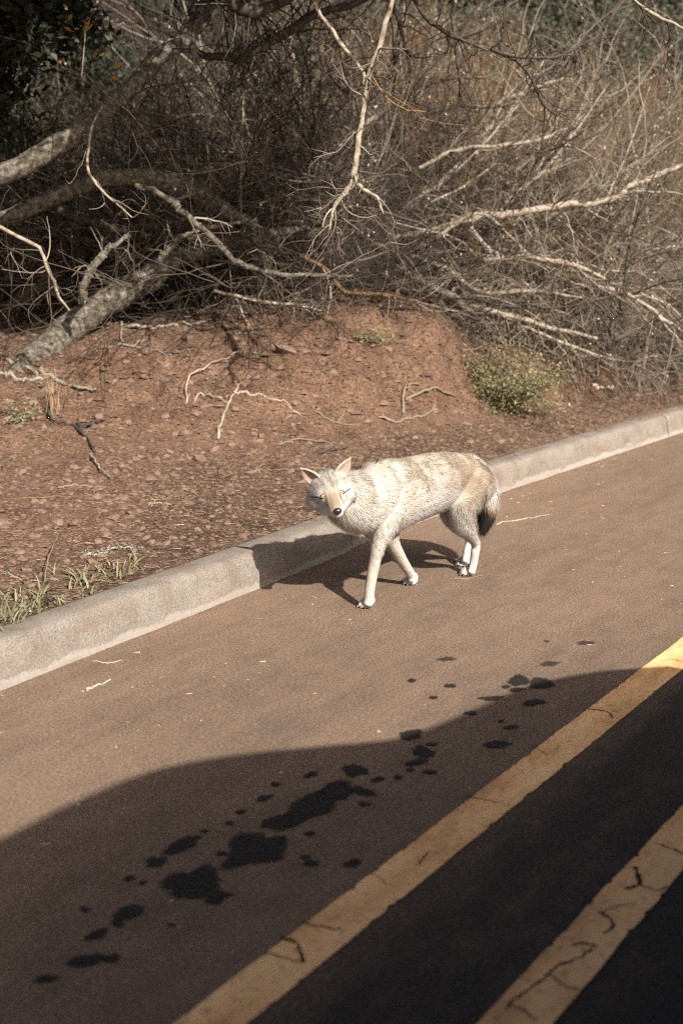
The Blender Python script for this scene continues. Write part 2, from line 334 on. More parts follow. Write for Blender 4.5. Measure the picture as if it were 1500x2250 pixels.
# ------------------------------------------------------------------ kerb
kerb = empty('kerb'); kerb.rotation_euler = (0, 0, -TH); tag(kerb, kind='structure')
prof = np.array([(0, -.12), (0, 0), (.004, .03), (.012, .075), (.02, .115), (.028, .135), (.042, .147), (.06, .151), (.10, .152), (.15, .151), (.172, .146), (.178, .13), (.178, -.12)])
KW = .178
joints = [-10.9, -6.8, -2.7, 1.4, 5.5, 9.62, 13.7, 17.8, 21.9]
for a0, a1 in zip(joints[:-1], joints[1:]):
    a = np.arange(a0 + .009, a1 - .008, .03); a = np.r_[a, a1 - .009]
    ko = kerb_off(a); n = len(prof)
    nz = np.stack([fbm(a * 6 + 3 * j, a * 0 + j * 2.2, 4) for j in range(n)], 1)
    P = np.zeros((len(a), n, 3)); P[:, :, 0] = ko[:, None] - prof[None, :, 0] + nz * .007; P[:, :, 1] = a[:, None]; P[:, :, 2] = prof[None, :, 1] + nz * .004
    e = np.minimum(a - a[0], a[-1] - a); P[:, 3:11, 2] -= (np.maximum(0, .02 - e) * .4)[:, None]
    ii, jj = np.meshgrid(np.arange(len(a) - 1), np.arange(n - 1), indexing='ij')
    qd = np.stack([ii * n + jj, (ii + 1) * n + jj, (ii + 1) * n + jj + 1, ii * n + jj + 1], -1).reshape(-1, 4)
    V = P.reshape(-1, 3); caps = [[list(range(n))], [list(range((len(a) - 1) * n, len(a) * n))[::-1]]]
    mesh('kerb_block', V, [qd] + caps, M['kerb'], kerb, smooth=True)
    jo = kerb_off(a1); pr = prof * [.93, 1] + [.007, 0]; pr[2:12, 1] -= .006
    V = np.concatenate([np.c_[jo - pr[:, 0], np.full(n, a1 + d_), pr[:, 1]] for d_ in (-.013, .013)]); k_ = np.arange(n - 1)
    mesh('joint_filler', V, [np.stack([k_, n + k_, n + k_ + 1, k_ + 1], -1)], M['crack'], kerb)

# ------------------------------------------------------------------ soil bank
KN = np.array([(-1500, 5.4, .25, 7.6, .75), (-600, 6.2, .25, 8.2, .72), (100, 7.4, .27, 9.0, .72), (350, 7.6, .27, 9.1, .80), (600, 7.9, .25, 9.2, .87), (800, 8.2, .24, 9.2, .91), (950, 8.5, .23, 9.4, .85),
               (1050, 9.0, .23, 9.7, .63), (1200, 9.6, .22, 10.2, .50), (1400, 11, .22, 11.6, .46), (1700, 12.5, .22, 13.2, .45), (2400, 16, .25, 18, .5)])
def zbase(x, y):
    x = np.asarray(x, float); y = np.asarray(y, float)
    u = np.clip(x / np.maximum(y, 2.0), -.9, .5); px = 750 + u * 3150
    f = lambda k: np.interp(px, KN[:, 0], KN[:, k])
    yt, zt, yc, zc = f(1), f(2), f(3), f(4)
    s = -(x * NOR[0] + y * NOR[1]) + kerb_off(x * DIRR[0] + y * DIRR[1]) - KW          # distance behind the kerb
    yk = np.minimum((3.27 + KW) / (math.sin(TH) - u * math.cos(TH)), yt - .3)
    z = np.where(y < yt, .135 + (zt - .135) * np.clip((y - yk) / (yt - yk), 0, 1), 0)
    t = np.clip((y - yt) / (yc - yt), 0, 1); t2 = t * t * (3 - 2 * t) * .6 + t * .4
    z = np.where(y >= yt, zt + (zc - zt) * t2, z)
    z = z + np.maximum(y - yc, 0) * .05
    z = z + .36 * np.maximum(y - 15.5, 0)
    return z, s, t
def zsoil(x, y):
    z, s, t = zbase(x, y); k = np.clip(s / .25, 0, 1)
    bankk = np.clip(t * 3, 0, 1)
    z = z + k * (fbm(x * 1.7, y * 1.7, 3) * (.03 + .10 * bankk) + fbm(x * 9, y * 9, 4) * (.014 + .035 * bankk) + np.abs(fbm(x * 26 + 5, y * 26, 3)) * (.010 + .018 * bankk))
    return z
def soil_hit(px, py):
    r = ray(px, py); t = np.linspace(3.0, 22, 1500); P = np.array([0, 0, CAMH]) + r * t[:, None]
    d = P[:, 2] - zsoil(P[:, 0], P[:, 1]); i = np.argmax((d < 0) & (P @ np.r_[NOR, 0] < -3.3)); return P[i]
ss = np.concatenate([np.arange(0, 4.5, .024), np.arange(4.5, 8, .1), np.geomspace(8, 90, 34)])
aa = np.concatenate([-np.geomspace(30, 2.2, 16), np.arange(-2, 2.4, .15), np.arange(2.4, 14, .026), np.geomspace(14, 110, 40)])
S_, A_ = np.meshgrid(ss, aa, indexing='ij')
XY = road_xy(A_, kerb_off(A_) - KW + .012 - S_)
Z = zsoil(XY[..., 0], XY[..., 1]); Z[0] = .12 + .02 * fbm(A_[0] * 8, A_[0] * 0, 3)
# soil crumbs spill on to the kerb's back edge
ns, na = S_.shape; i, j = np.meshgrid(np.arange(ns - 1), np.arange(na - 1), indexing='ij')
qd = np.stack([i * na + j, i * na + j + 1, (i + 1) * na + j + 1, (i + 1) * na + j], -1).reshape(-1, 4)
_, s_, t_ = zbase(XY[..., 0], XY[..., 1])
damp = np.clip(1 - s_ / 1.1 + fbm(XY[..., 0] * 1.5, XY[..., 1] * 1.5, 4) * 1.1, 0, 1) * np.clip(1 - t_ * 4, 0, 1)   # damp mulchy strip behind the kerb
litter = np.clip((XY[..., 1] - 10.2) / 1.5, 0, 1)                         # leaf litter below the thicket, tint darkened further to paint in shade there
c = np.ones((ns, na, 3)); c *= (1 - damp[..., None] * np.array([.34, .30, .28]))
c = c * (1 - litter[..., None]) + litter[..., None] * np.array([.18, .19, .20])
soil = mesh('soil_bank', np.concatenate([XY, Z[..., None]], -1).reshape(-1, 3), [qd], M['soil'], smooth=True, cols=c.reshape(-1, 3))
tag(soil, kind='structure')

# stones and gravel on the soil
def rock_mesh(name, seed):
    import bmesh
    r = np.random.default_rng(seed); bm = bmesh.new(); bmesh.ops.create_icosphere(bm, subdivisions=1, radius=1)
    for vv in bm.verts: vv.co *= r.uniform(.72, 1.15)
    for vv in bm.verts: vv.co.z *= .62; vv.co.x *= r.uniform(.95, 1.05)
    me = bpy.data.meshes.new(name); bm.to_mesh(me); bm.free(); me.materials.append(M['stone']); return me
rocks = [rock_mesh('stone', k) for k in range(6)]
def put_stone(p, r_):
    o = bpy.data.objects.new('stone', random.choice(rocks)); COL.objects.link(o); o.parent = soil
    o.location = (p[0], p[1], p[2] + r_ * .12); o.scale = (r_ * random.uniform(.8, 1.5), r_ * random.uniform(.75, 1.2), r_ * random.uniform(.7, 1.1))
    o.rotation_euler = (random.uniform(-.5, .5), random.uniform(-.5, .5), random.uniform(0, 6.3))
big = [(630, 775, .07), (320, 775, .05), (440, 1012, .055), (470, 990, .035), (515, 900, .035), (250, 1140, .03), (130, 1150, .035), (1255, 815, .05), (575, 960, .03), (280, 930, .03), (385, 955, .028), (50, 1040, .035), (640, 870, .03), (700, 900, .03), (560, 830, .03), (100, 865, .06), (300, 1010, .03)]
for x, y, r_ in big: put_stone(soil_hit(x, y), r_)
for k in range(270):
    while True:
        px = random.uniform(-40, 1500); py = random.uniform(730, 1330)
        p = soil_hit(px, py); s = zbase(p[0], p[1])[1]
        if s > .05 and p[1] < 11 and random.random() < (1.0 if px < 720 else .35): break
    put_stone(p, random.uniform(.013, .027) * (1.15 if p[1] > 7.5 else 1))
def gravel(name, N, area, size, mat, zoff=.0, flat=.6, par=None):
    """N small angular pieces: 5-vertex double pyramids"""
    P = area(N); N = len(P); r_ = rng.uniform(*size, N) * (1 + 1.2 * rng.random(N) ** 5)
    base = np.array([(1, 0, 0), (-.3, .9, 0), (-.9, -.5, .1), (0.1, 0.1, .8), (0.35, -.85, 0.0)])
    B = base[None] * rng.uniform(.6, 1.3, (N, 5, 3)); a = rng.uniform(0, 6.28, N); ca, sa = np.cos(a), np.sin(a)
    X = B[..., 0] * ca[:, None] - B[..., 1] * sa[:, None]; Y = B[..., 0] * sa[:, None] + B[..., 1] * ca[:, None]
    V = np.stack([X, Y, B[..., 2] * flat - .12], -1) * r_[:, None, None] + P[:, None]; V[..., 2] += zoff
    f = np.array([(0, 1, 3), (1, 2, 3), (2, 4, 3), (4, 0, 3)]); F = (np.arange(N)[:, None, None] * 5 + f[None]).reshape(-1, 3)
    return mesh(name, V.reshape(-1, 3), [F], mat, par)
def soil_area(s0, s1, a0, a1, power=1.):
    def f(N):
        s = s0 + (s1 - s0) * rng.random(N) ** power; a = rng.uniform(a0, a1, N); p = road_xy(a, kerb_off(a) - KW - s)
        return np.c_[p, zsoil(p[:, 0], p[:, 1])]
    return f
g = gravel('soil_crumbs', 80000, soil_area(0, 3.6, 2.2, 12), (.004, .013), M['stone']); g.parent = soil; tag(g, kind='stuff')
g = gravel('soil_clods', 6500, soil_area(.5, 3.4, 2.6, 11.5), (.010, .024), M['stone'], flat=.75); g.parent = soil; tag(g, kind='stuff')
def kerbtop(N):
    a = rng.uniform(3.2, 11, N); k = fbm(a * 1.1, a * 0, 3) > -.02; a = a[k]; n = len(a); d = KW - .10 * rng.random(n) ** 2.2
    return np.c_[road_xy(a, kerb_off(a) - d), np.full(n, .152)]
g = gravel('kerb_crumbs', 3600, kerbtop, (.003, .007), M['stone']); g.parent = soil; tag(g, kind='stuff')
def roadarea(N):
    s = rng.random(N) ** 2.2 * 1.75; a = rng.uniform(2.2, 12, N); k = fbm(a * 1.2, s * 2, 3) + .35 > rng.random(N) * .9; s = s[k]; a = a[k]
    return np.c_[road_xy(a, kerb_off(a) + .004 + s), np.full(len(a), .0)]
g = gravel('road_grit', 9000, roadarea, (.0016, .0042), M['stone']); g.parent = road; tag(g, kind='stuff'); g.matrix_parent_inverse = Matrix.Rotation(-TH, 4, 'Z').inverted()
g = gravel('road_chips', 900, roadarea, (.0022, .0055), M['chip']); g.parent = road; tag(g, kind='stuff'); g.matrix_parent_inverse = Matrix.Rotation(-TH, 4, 'Z').inverted()
def gutter(N):
    a = rng.uniform(2, 12, N); s = np.abs(rng.normal(0, .012, N)) + .012 * (fbm(a * 7, a * 0, 3) + .5); return np.c_[road_xy(a, kerb_off(a) + s - .004), np.full(N, 0)]
g = gravel('gutter_grit', 5000, gutter, (.002, .006), M['stone']); g.parent = road; tag(g, kind='stuff'); g.matrix_parent_inverse = Matrix.Rotation(-TH, 4, 'Z').inverted()

def strips(name, P, L, wd, mat, par=None, up=.25, bend=.3, seg=3, kind=None):
    """flat curved straws / blades; P base points (N,3)"""
    N = len(P); a = rng.uniform(0, 6.28, N); d = np.stack([np.cos(a), np.sin(a), np.abs(rng.normal(0, up, N))], -1); d = unit(d)
    side = unit(np.cross(d, rng.normal(0, 1, (N, 3)) * [.4, .4, 1]))
    cv = rng.normal(0, bend, (N, 3)); cv[:, 2] = -np.abs(cv[:, 2]) * .4
    t = np.linspace(0, 1, seg + 1)
    C = P[:, None] + (d[:, None] * t[None, :, None] + cv[:, None] * (t ** 2)[None, :, None] * .5) * L[:, None, None]
    Wd = wd[:, None] * (1 - t[None] ** 2 * .85)
    V = np.stack([C + side[:, None] * Wd[..., None], C - side[:, None] * Wd[..., None]], 2)      # N,seg+1,2,3
    n, i = np.meshgrid(np.arange(N), np.arange(seg), indexing='ij'); b = n * (seg + 1) * 2 + i * 2
    q = np.stack([b, b + 1, b + 3, b + 2], -1).reshape(-1, 4)
    o = mesh(name, V.reshape(-1, 3), [q], mat, par, smooth=True)
    if kind: o['kind'] = kind
    return o
P = np.concatenate([soil_area(0, 1.0, 2.2, 12, 1.2)(9000), soil_area(0, 3.4, 2.2, 12)(2600)]); P[:, 2] += .004
strips('straw_litter', P, rng.uniform(.01, .05, len(P)), rng.uniform(.0006, .0018, len(P)), M['straw'], soil, up=.12, kind='stuff')
P = roadarea(900); P[:, 2] += .002
o = strips('road_litter', P, rng.uniform(.006, .03, len(P)), rng.uniform(.0008, .002, len(P)), M['chip'], road, up=.06, kind='stuff'); o.matrix_parent_inverse = Matrix.Rotation(-TH, 4, 'Z').inverted()

# ------------------------------------------------------------------ sticks lying about
def ground_z(x, y):
    s = float(zbase(x, y)[1])
    if s > 0: return float(zsoil(x, y))
    return .152 if s > -KW else .0
def stick(px_lines, w_px, mat, label, cat='stick', name='fallen_stick', lift=.0, group=None, lichen=0, arch=0.):
    root = empty(name); first = None
    for k, line in enumerate(px_lines):
        P = np.array([soil_hit(*p) if not onroad(p) else G(*p) for p in line]); P = catmull(P, 5 * len(line))
        n = len(P); s = w_px * (P[:, 1].mean() / 3150)
        P[:, 2] = np.maximum(P[:, 2], [ground_z(a_, b_) for a_, b_ in P[:, :2]]) + s * .3 + lift + arch * np.sin(np.linspace(0, math.pi, n))
        P += rng.normal(0, s * .22, P.shape)
        R = s * .5 * np.linspace(1, .45, n) * rng.uniform(.85, 1.15, n)
        R[0] *= .6; R[-1] *= .3
        mb = MB(); mb.add(*tubes(P[None], R[None], 6))
        if first is None: first = P[0]; root.location = P[0]
        o = mb.build('stem' if k == 0 else 'side_twig', mat, root); o.matrix_parent_inverse = Matrix.Translation(-Vector(P[0] if k == 0 else first))
        if lichen:
            N = lichen; t = rng.integers(0, n, N); Q = P[t] + rng.normal(0, 1, (N, 3)) * (R[t][:, None] * .8 + .002)
            l_ = strips('lichen', Q, rng.uniform(.008, .022, N), rng.uniform(.001, .003, N), M['lichen'], root, up=.8, kind='stuff'); l_.matrix_parent_inverse = Matrix.Translation(-Vector(first))
    tag(root, label, cat, group); return root
def onroad(p):
    g = G(*p); return to_road(g)[0] > kerb_off(to_road(g)[1]) - .02
stick([[(480, 968), (492, 915), (512, 872), (530, 845)], [(512, 868), (560, 872), (620, 885), (662, 918)], [(500, 890), (450, 872), (420, 895)]], 8, M['palebark'], 'forked pale stick lying across the red soil bank')
stick([[(105, 895), (120, 930), (172, 948), (215, 1003)], [(172, 945), (205, 938), (232, 930)], [(178, 955), (172, 925)]], 9, M['darkbark'], 'dark crooked stick with an upturned fork on the soil', lift=.01)
stick([[(200, 1005), (216, 1030), (242, 1058)]], 7, M['palebark'], 'short pale twig just below the dark crooked stick', lift=.01)
stick([[(410, 888), (414, 852), (462, 818), (540, 770)]], 6, M['palebark'], 'thin bent twig propped on the upper soil bank', arch=.04)
stick([[(885, 915), (886, 885), (900, 858), (926, 850)], [(890, 882), (950, 866), (1005, 880)]], 7, M['greytwig'], 'curled brown twig beside the green bush', arch=.03)
stick([[(830, 922), (890, 928), (940, 912), (956, 888)]], 7, M['greytwig'], 'curved grey stick along the foot of the mound')
stick([[(688, 1000), (728, 993), (768, 987)]], 11, M['darkbark'], 'dark broken wood piece lying behind the coyote head')
stick([[(183, 1224), (230, 1217), (268, 1206), (312, 1212)]], 9, M['palebark'], 'stick covered in pale fluffy lichen near the kerb', lichen=420)
stick([[(40, 1096), (130, 1092), (220, 1089), (312, 1094)]], 3.2, M['redtwig'], 'long straight orange straw on the soil')
stick([[(70, 950), (115, 978), (165, 1006)]], 4, M['redtwig'], 'orange twig sloping down the left soil bank')
stick([[(215, 665), (246, 708), (272, 757)]], 10, M['palebark'], 'pale stick leaning against the lichen trunk', arch=.05)
stick([[(270, 716), (340, 722), (410, 716), (470, 706)]], 9, M['palebark'], 'pale lichen stick along the thicket edge', lichen=120)
stick([[(220, 768), (290, 764), (340, 772), (388, 792)], [(290, 765), (318, 752)]], 7, M['greytwig'], 'grey crooked branch on top of the soil bank')
stick([[(0, 826), (50, 842), (112, 832)], [(82, 822), (150, 848), (212, 862)], [(20, 800), (70, 815), (96, 850)]], 13, M['palebark'], 'heap of broken lichen roots at the trunk foot', lichen=260)
stick([[(96, 1290), (118, 1232), (148, 1160)]], 4, M['greytwig'], 'thin bare twig standing among the grass tufts', arch=.06)
stick([[(5, 1258), (35, 1275), (95, 1282)]], 6, M['palebark'], 'lichen twig lying beside the kerb grass', lichen=60)
stick([[(1310, 832), (1316, 806), (1322, 788)]], 7, M['greytwig'], 'short upright stub on the low right bank', arch=.05)
stick([[(1300, 850), (1322, 856), (1348, 852)]], 10, M['chip'], 'pale wood splinter below the low right bank')
stick([[(1085, 1153), (1140, 1143), (1212, 1132)]], 5, M['palebark'], 'straight dry twig on the road behind the coyote tail')
stick([[(190, 1518), (215, 1508), (246, 1496)]], 7, M['chip'], 'bent pale bark strip on the road by the kerb')
stick([[(205, 1452), (232, 1458), (270, 1452)]], 4, M['chip'], 'scrap of dry straw in the gutter')
stick([[(995, 1274), (1030, 1271), (1062, 1266)]], 3.5, M['greytwig'], 'thin twig on the road under the coyote hind paw')
stick([[(380, 1112), (345, 1108), (330, 1114)]], 7, M['straw'], 'small curled wood chip on the soil')
stick([[(130, 1075), (165, 1068), (240, 1072)]], 6, M['greytwig'], 'grey twig half buried in the soil')
stick([[(610, 980), (650, 968), (740, 975)]], 5, M['greytwig'], 'thin twig at the toe of the mound')
stick([[(690, 905), (740, 930), (800, 940)], [(740, 930), (760, 905)]], 5, M['greytwig'], 'small forked twig on the mound slope')

# ------------------------------------------------------------------ grass and small plants
def blades(root, c, N, spread, h, wd, mat, name='blade', lean=.5, part_each=False):
    a = rng.uniform(0, 6.28, N); rad = spread * np.sqrt(rng.random(N)); P = np.stack([c[0] + rad * np.cos(a), c[1] + rad * np.sin(a), np.zeros(N)], -1)
    P[:, 2] = [ground_z(x, y) - .004 for x, y in P[:, :2]]
    a2 = rng.uniform(0, 6.28, N); L = h * rng.uniform(.5, 1.1, N); le = lean * rng.uniform(.3, 1.5, N)
    hor = np.stack([np.cos(a2), np.sin(a2), 0 * a2], -1); t = np.linspace(0, 1, 5)
    C = P[:, None] + L[:, None, None] * (np.array([0, 0, 1.])[None, None] * (t - .35 * le[:, None] * t ** 2)[..., None] + hor[:, None] * (le[:, None] * t ** 1.6)[..., None])
    side = np.cross(hor, [0, 0, 1.]); W = wd * rng.uniform(.6, 1.3, N)[:, None] * (np.array([.6, 1, .9, .6, .05])[None])
    V = np.stack([C + side[:, None] * W[..., None], C - side[:, None] * W[..., None]], 2)
    n, i = np.meshgrid(np.arange(N), np.arange(4), indexing='ij'); b = n * 10 + i * 2
    q = np.stack([b, b + 1, b + 3, b + 2], -1).reshape(-1, 4)
    o = mesh(name, V.reshape(-1, 3), [q], mat, root, smooth=True); o.matrix_parent_inverse = Matrix.Translation(-root.location); o['kind'] = 'stuff'; return o
tufts = [(20, 1375, 26, .09), (60, 1350, 18, .06), (110, 1320, 20, .055), (75, 1305, 12, .06), (165, 1290, 16, .05), (140, 1325, 12, .05), (205, 1275, 20, .06), (245, 1265, 22, .06), (270, 1258, 16, .055), (285, 1240, 10, .06), (215, 1250, 8, .055),
         (155, 1268, 8, .07), (50, 1305, 10, .045), (18, 1320, 12, .05), (180, 1310, 12, .04), (95, 1345, 14, .05), (330, 1255, 5, .03), (-30, 1395, 22, .09), (-30, 1330, 16, .06)]
for x, y, N, h in tufts:
    p = soil_hit(x, y); r_ = empty('grass_tuft', p); blades(r_, p, N, .07, h * 1.25, .0036, M['grass'], lean=1.15)
    tag(r_, 'short pale green grass tuft on the soil beside the kerb', 'grass', 'grass tufts beside the kerb')
for x, y, N, h in [(1330, 765, 40, .22), (1390, 760, 60, .25), (1440, 755, 60, .25), (1490, 770, 40, .2), (1250, 780, 25, .18), (1150, 770, 20, .2)]:
    p = soil_hit(x, y); r_ = empty('grass_clump', p); blades(r_, p, N, .16, h, .004, M['grass'], lean=.5)
    tag(r_, 'taller green grass clump at the foot of the grey willow scrub', 'grass', 'grass clumps below the willow scrub')

def leaf_cloud(P, size, aspect=2., droop=0.):
    """N leaf quads (diamonds) at P"""
    N = len(P); a = unit(rng.normal(0, 1, (N, 3)) + [0, 0, -droop]); b = unit(np.cross(a, rng.normal(0, 1, (N, 3))))
    s = size * rng.uniform(.6, 1.3, N)[:, None]
    V = np.stack([P - a * s, P + b * s / aspect, P + a * s, P - b * s / aspect], 1)
    return V.reshape(-1, 3), np.arange(N * 4).reshape(N, 4)
def bush(name, base, rad, N, nclump, leaf, mat, label, cat='shrub', group=None, stem=M['greytwig'], aspect=2., squash=.75, wide=1.):
    """low shrub: stems radiating, leaf sprays along twigs"""
    root = empty(name, base); K = nclump
    d = unit(rng.normal(0, 1, (K, 3)) * [1, 1, .8] + [0, 0, .55]); d[:, 2] = np.abs(d[:, 2])
    P = wander(np.zeros((K, 3)) + [0, 0, .01], d, rad * rng.uniform(.35, 1.25, K), 7, .16, -.02); P *= [wide, 1, squash]
    mb = MB(); mb.add(*tubes(P, np.linspace(.012, .003, 7)[None] * rad * np.ones((K, 1)), 4)); mb.build('stem', stem, root)
    t = rng.integers(2, 7, N); k = rng.integers(0, K, N); Q = P[k, t] + rng.normal(0, 1, (N, 3)) * rad * .085 * np.array([1, 1, .8]); 
    mb = MB(); mb.add(*leaf_cloud(Q, leaf, aspect)); mb.build('foliage', mat, root, smooth=False)['kind'] = 'stuff'
    return tag(root, label, cat, group)
pb = soil_hit(1095, 885)
bush('green_bush', pb, .44, 9500, 80, .010, M['leaf_bush'], 'low olive green bush on the soil above the kerb', aspect=1.8, squash=.8, wide=1.4)
bush('mound_weed', soil_hit(810, 755), .18, 500, 26, .008, M['leaf_bush'], 'sparse yellow green weed on the soil mound')
bush('bank_weed', soil_hit(1120, 745), .2, 500, 20, .009, M['leaf_bush'], 'small green weed under the grey branches')
bush('leafy_weed', soil_hit(45, 925), .16, 300, 18, .012, M['grass'], 'small green weed on the soil beside the broken roots')
bush('bank_weed', soil_hit(1480, 815), .12, 260, 18, .009, M['leaf_bush'], 'tiny green weed on the edge of the low right bank')
# pale dry weed standing by the trunk
p = soil_hit(118, 910); r_ = empty('dry_weed', p); blades(r_, p, 16, .05, .3, .0025, M['straw'], name='stalk', lean=.25); tag(r_, 'pale dry weed stalks standing beside the broken roots', 'weed')

# ------------------------------------------------------------------ thicket: shaped limbs
def limb(name, pts, wpx, mat, label, twigs=0, tl=.5, lichen=0, tmat=None, cat='branch', sides=8, grav=.02, up=0., group=None, sub=3):
    root = empty(name); P = np.array([D(*p) for p in pts]); n = 6 * len(P); P = catmull(P, n)
    sc = P[:, 1] / 3150; R = np.interp(np.linspace(0, 1, n), np.linspace(0, 1, len(wpx)), wpx) * .5 * sc
    P += np.stack([fbm(np.linspace(0, n * .35, n) + k * 9, np.full(n, len(label) + k * 3.3), 3) for k in range(3)], 1) * R[:, None] * np.where(R[:, None] > .03, .55, 1.4)
    R = R * (1 + np.where(R > .03, .10, .26) * fbm(np.linspace(0, n * .5, n), np.full(n, 3.3 + len(label)), 3))
    root.location = P[0]; inv = Matrix.Translation(-Vector(P[0]))
    mb = MB(); mb.add(*tubes(P[None], R[None], sides)); o = mb.build('stem', mat, root); o.matrix_parent_inverse = inv
    if twigs:
        k = rng.integers(int(n * .15), n, twigs); T = unit(np.gradient(P, axis=0))[k]
        d = unit(T * .6 + rng.normal(0, .8, (twigs, 3)) + [0, 0, up]); L = tl * rng.uniform(.4, 1.2, twigs)
        Q = wander(P[k], d, L, 8, .16, grav); mb = MB(); rr = np.minimum(R[k] * .5, .006) * rng.uniform(.6, 1.2, twigs)
        mb.add(*tubes(Q, rr[:, None] * np.linspace(1, .3, 8)[None], 4))
        m2 = twigs * sub; i = rng.integers(0, twigs, m2); j = rng.integers(2, 8, m2)
        d2 = unit(Q[i, j] - Q[i, j - 1]) + rng.normal(0, .6, (m2, 3)) + [0, 0, up]
        Q2 = wander(Q[i, j], d2, tl * rng.uniform(.15, .5, m2), 6, .18, grav); mb.add(*tubes(Q2, (rr[i] * .5)[:, None] * np.linspace(1, .35, 6)[None], 3))
        o = mb.build('twigs', tmat or mat, root); o.matrix_parent_inverse = inv; o['kind'] = 'stuff'
    if lichen:
        k = rng.integers(0, n, lichen); keep = fbm(k * .31, k * 0. + 2.2, 3) > -.12; k = k[keep]; N = len(k)
        dd = unit(rng.normal(0, 1, (N, 3)) + [0, -.2, .35]); Q = P[k] + (P[np.minimum(k + 1, n - 1)] - P[k]) * rng.random((N, 1)) + dd * R[k][:, None] * .97
        mb = MB(); mb.add(*leaf_cloud(Q, .009, 1.7)); o = mb.build('lichen', M['lichen'], root, smooth=False); o.matrix_parent_inverse = inv; o['kind'] = 'stuff'
    return tag(root, label, cat, group)

# leaning lichen-covered trunk rooted in the soil
LB, DB, PB = M['lichenbark'], M['darkbark'], M['palebark']
GT, DT, RT = M['greytwig'], M['darktwig'], M['redtwig']
q0 = soil_hit(55, 800)
limb('leaning_trunk', [(30, 830, q0[1] - .03), (90, 775, q0[1] + .05), (150, 722, 8.9), (230, 668, 9.0), (330, 608, 9.15), (430, 556, 9.35), (560, 520, 9.6), (690, 512, 9.9), (760, 520, 10.1)], [44, 58, 70, 62, 56, 46, 36, 26, 14], LB,
     'thick lichen covered trunk leaning out of the red soil', twigs=26, tl=.5, lichen=2600, tmat=DT, cat='trunk', sides=14)
limb('upper_limb', [(-60, 412, 8.1), (60, 358, 8.1), (170, 298, 8.2), (240, 236, 8.2), (300, 178, 8.3), (370, 110, 8.4), (430, 60, 8.5), (452, 10, 8.6), (460, -60, 8.7)], [52, 46, 44, 42, 36, 36, 36, 34, 32], LB,
     'thick pale lichen limb rising above the leaning trunk', twigs=18, tl=.6, lichen=900, tmat=DT, sides=14)
limb('arched_limb', [(-60, 500, 8.6), (60, 458, 8.6), (180, 408, 8.7), (290, 388, 8.8), (400, 410, 8.95), (480, 452, 9.1), (570, 512, 9.3)], [30, 36, 34, 38, 44, 36, 14], LB, 'arched mossy limb between the pale limb and the leaning trunk', twigs=16, tl=.5, lichen=1500, tmat=DT, sides=12)
limb('mossy_branch', [(300, 405, 8.4), (370, 440, 8.4), (420, 482, 8.4), (500, 560, 8.45), (560, 590, 8.5), (640, 604, 8.6), (770, 606, 8.7)], [12, 14, 15, 13, 12, 10, 6], LB, 'thin mossy branch curving down to the middle of the thicket', twigs=14, tl=.4, lichen=500, tmat=GT)
limb('lichen_twig', [(182, 665, 8.5), (192, 612, 8.5), (228, 555, 8.55), (285, 520, 8.6)], [22, 18, 15, 8], LB, 'short fluffy lichen branch standing on the leaning trunk', twigs=8, tl=.2, lichen=900, tmat=GT)
limb('mossy_twig', [(330, 600, 8.8), (370, 545, 8.8), (430, 508, 8.85), (560, 482, 9.0)], [14, 14, 10, 6], LB, 'mossy side branch rising from the leaning trunk', twigs=10, tl=.3, lichen=400, tmat=GT)
limb('bare_branch', [(-10, 495, 7.9), (40, 520, 7.9), (85, 545, 7.9), (108, 590, 7.9), (124, 640, 7.95), (152, 682, 8.0)], [8, 8, 8, 8, 7, 5], PB, 'bare forked twig hanging in front of the leaning trunk', twigs=9, tl=.35, tmat=GT)
limb('bare_branch', [(222, 238, 8.15), (196, 300, 7.95), (196, 380, 7.85), (238, 430, 7.8), (290, 478, 7.85)], [6, 6, 6, 5, 3], PB, 'thin bare twig drooping from the upper pale limb', twigs=8, tl=.25, tmat=GT)
limb('curved_branch', [(240, 252, 8.2), (300, 245, 8.2), (370, 258, 8.25), (430, 280, 8.3), (455, 320, 8.3), (458, 375, 8.3)], [9, 9, 8, 6, 5, 3], DB, 'thin dark branch curving from the upper pale limb', twigs=12, tl=.35, tmat=DT)
limb('dark_limb', [(430, 118, 8.7), (500, 122, 8.7), (560, 116, 8.7), (610, 85, 8.75), (700, 32, 8.8), (800, 0, 8.9), (900, -40, 9)], [18, 18, 20, 20, 18, 18, 16], DB, 'dark shaded limb crossing the top of the thicket', twigs=40, tl=.7, tmat=DT, lichen=200)
limb('dark_limb', [(470, -40, 8.2), (505, 5, 8.2), (550, 28, 8.2), (600, 12, 8.2), (680, -40, 8.2)], [26, 28, 30, 24, 20], DB, 'thick black limb looping down at the top', twigs=24, tl=.7, tmat=DT, grav=.05)
limb('dark_log', [(10, 690, 9.6), (60, 650, 9.6), (110, 605, 9.7)], [26, 34, 30], DB, 'dark stub behind the foot of the leaning trunk', sides=10, twigs=4, tmat=DT)
limb('dark_log', [(120, 455, 9.4), (200, 492, 9.4), (270, 512, 9.4), (330, 530, 9.5)], [20, 20, 18, 12], DB, 'dark sloping branch below the arched limb', twigs=8, tl=.3, tmat=DT)
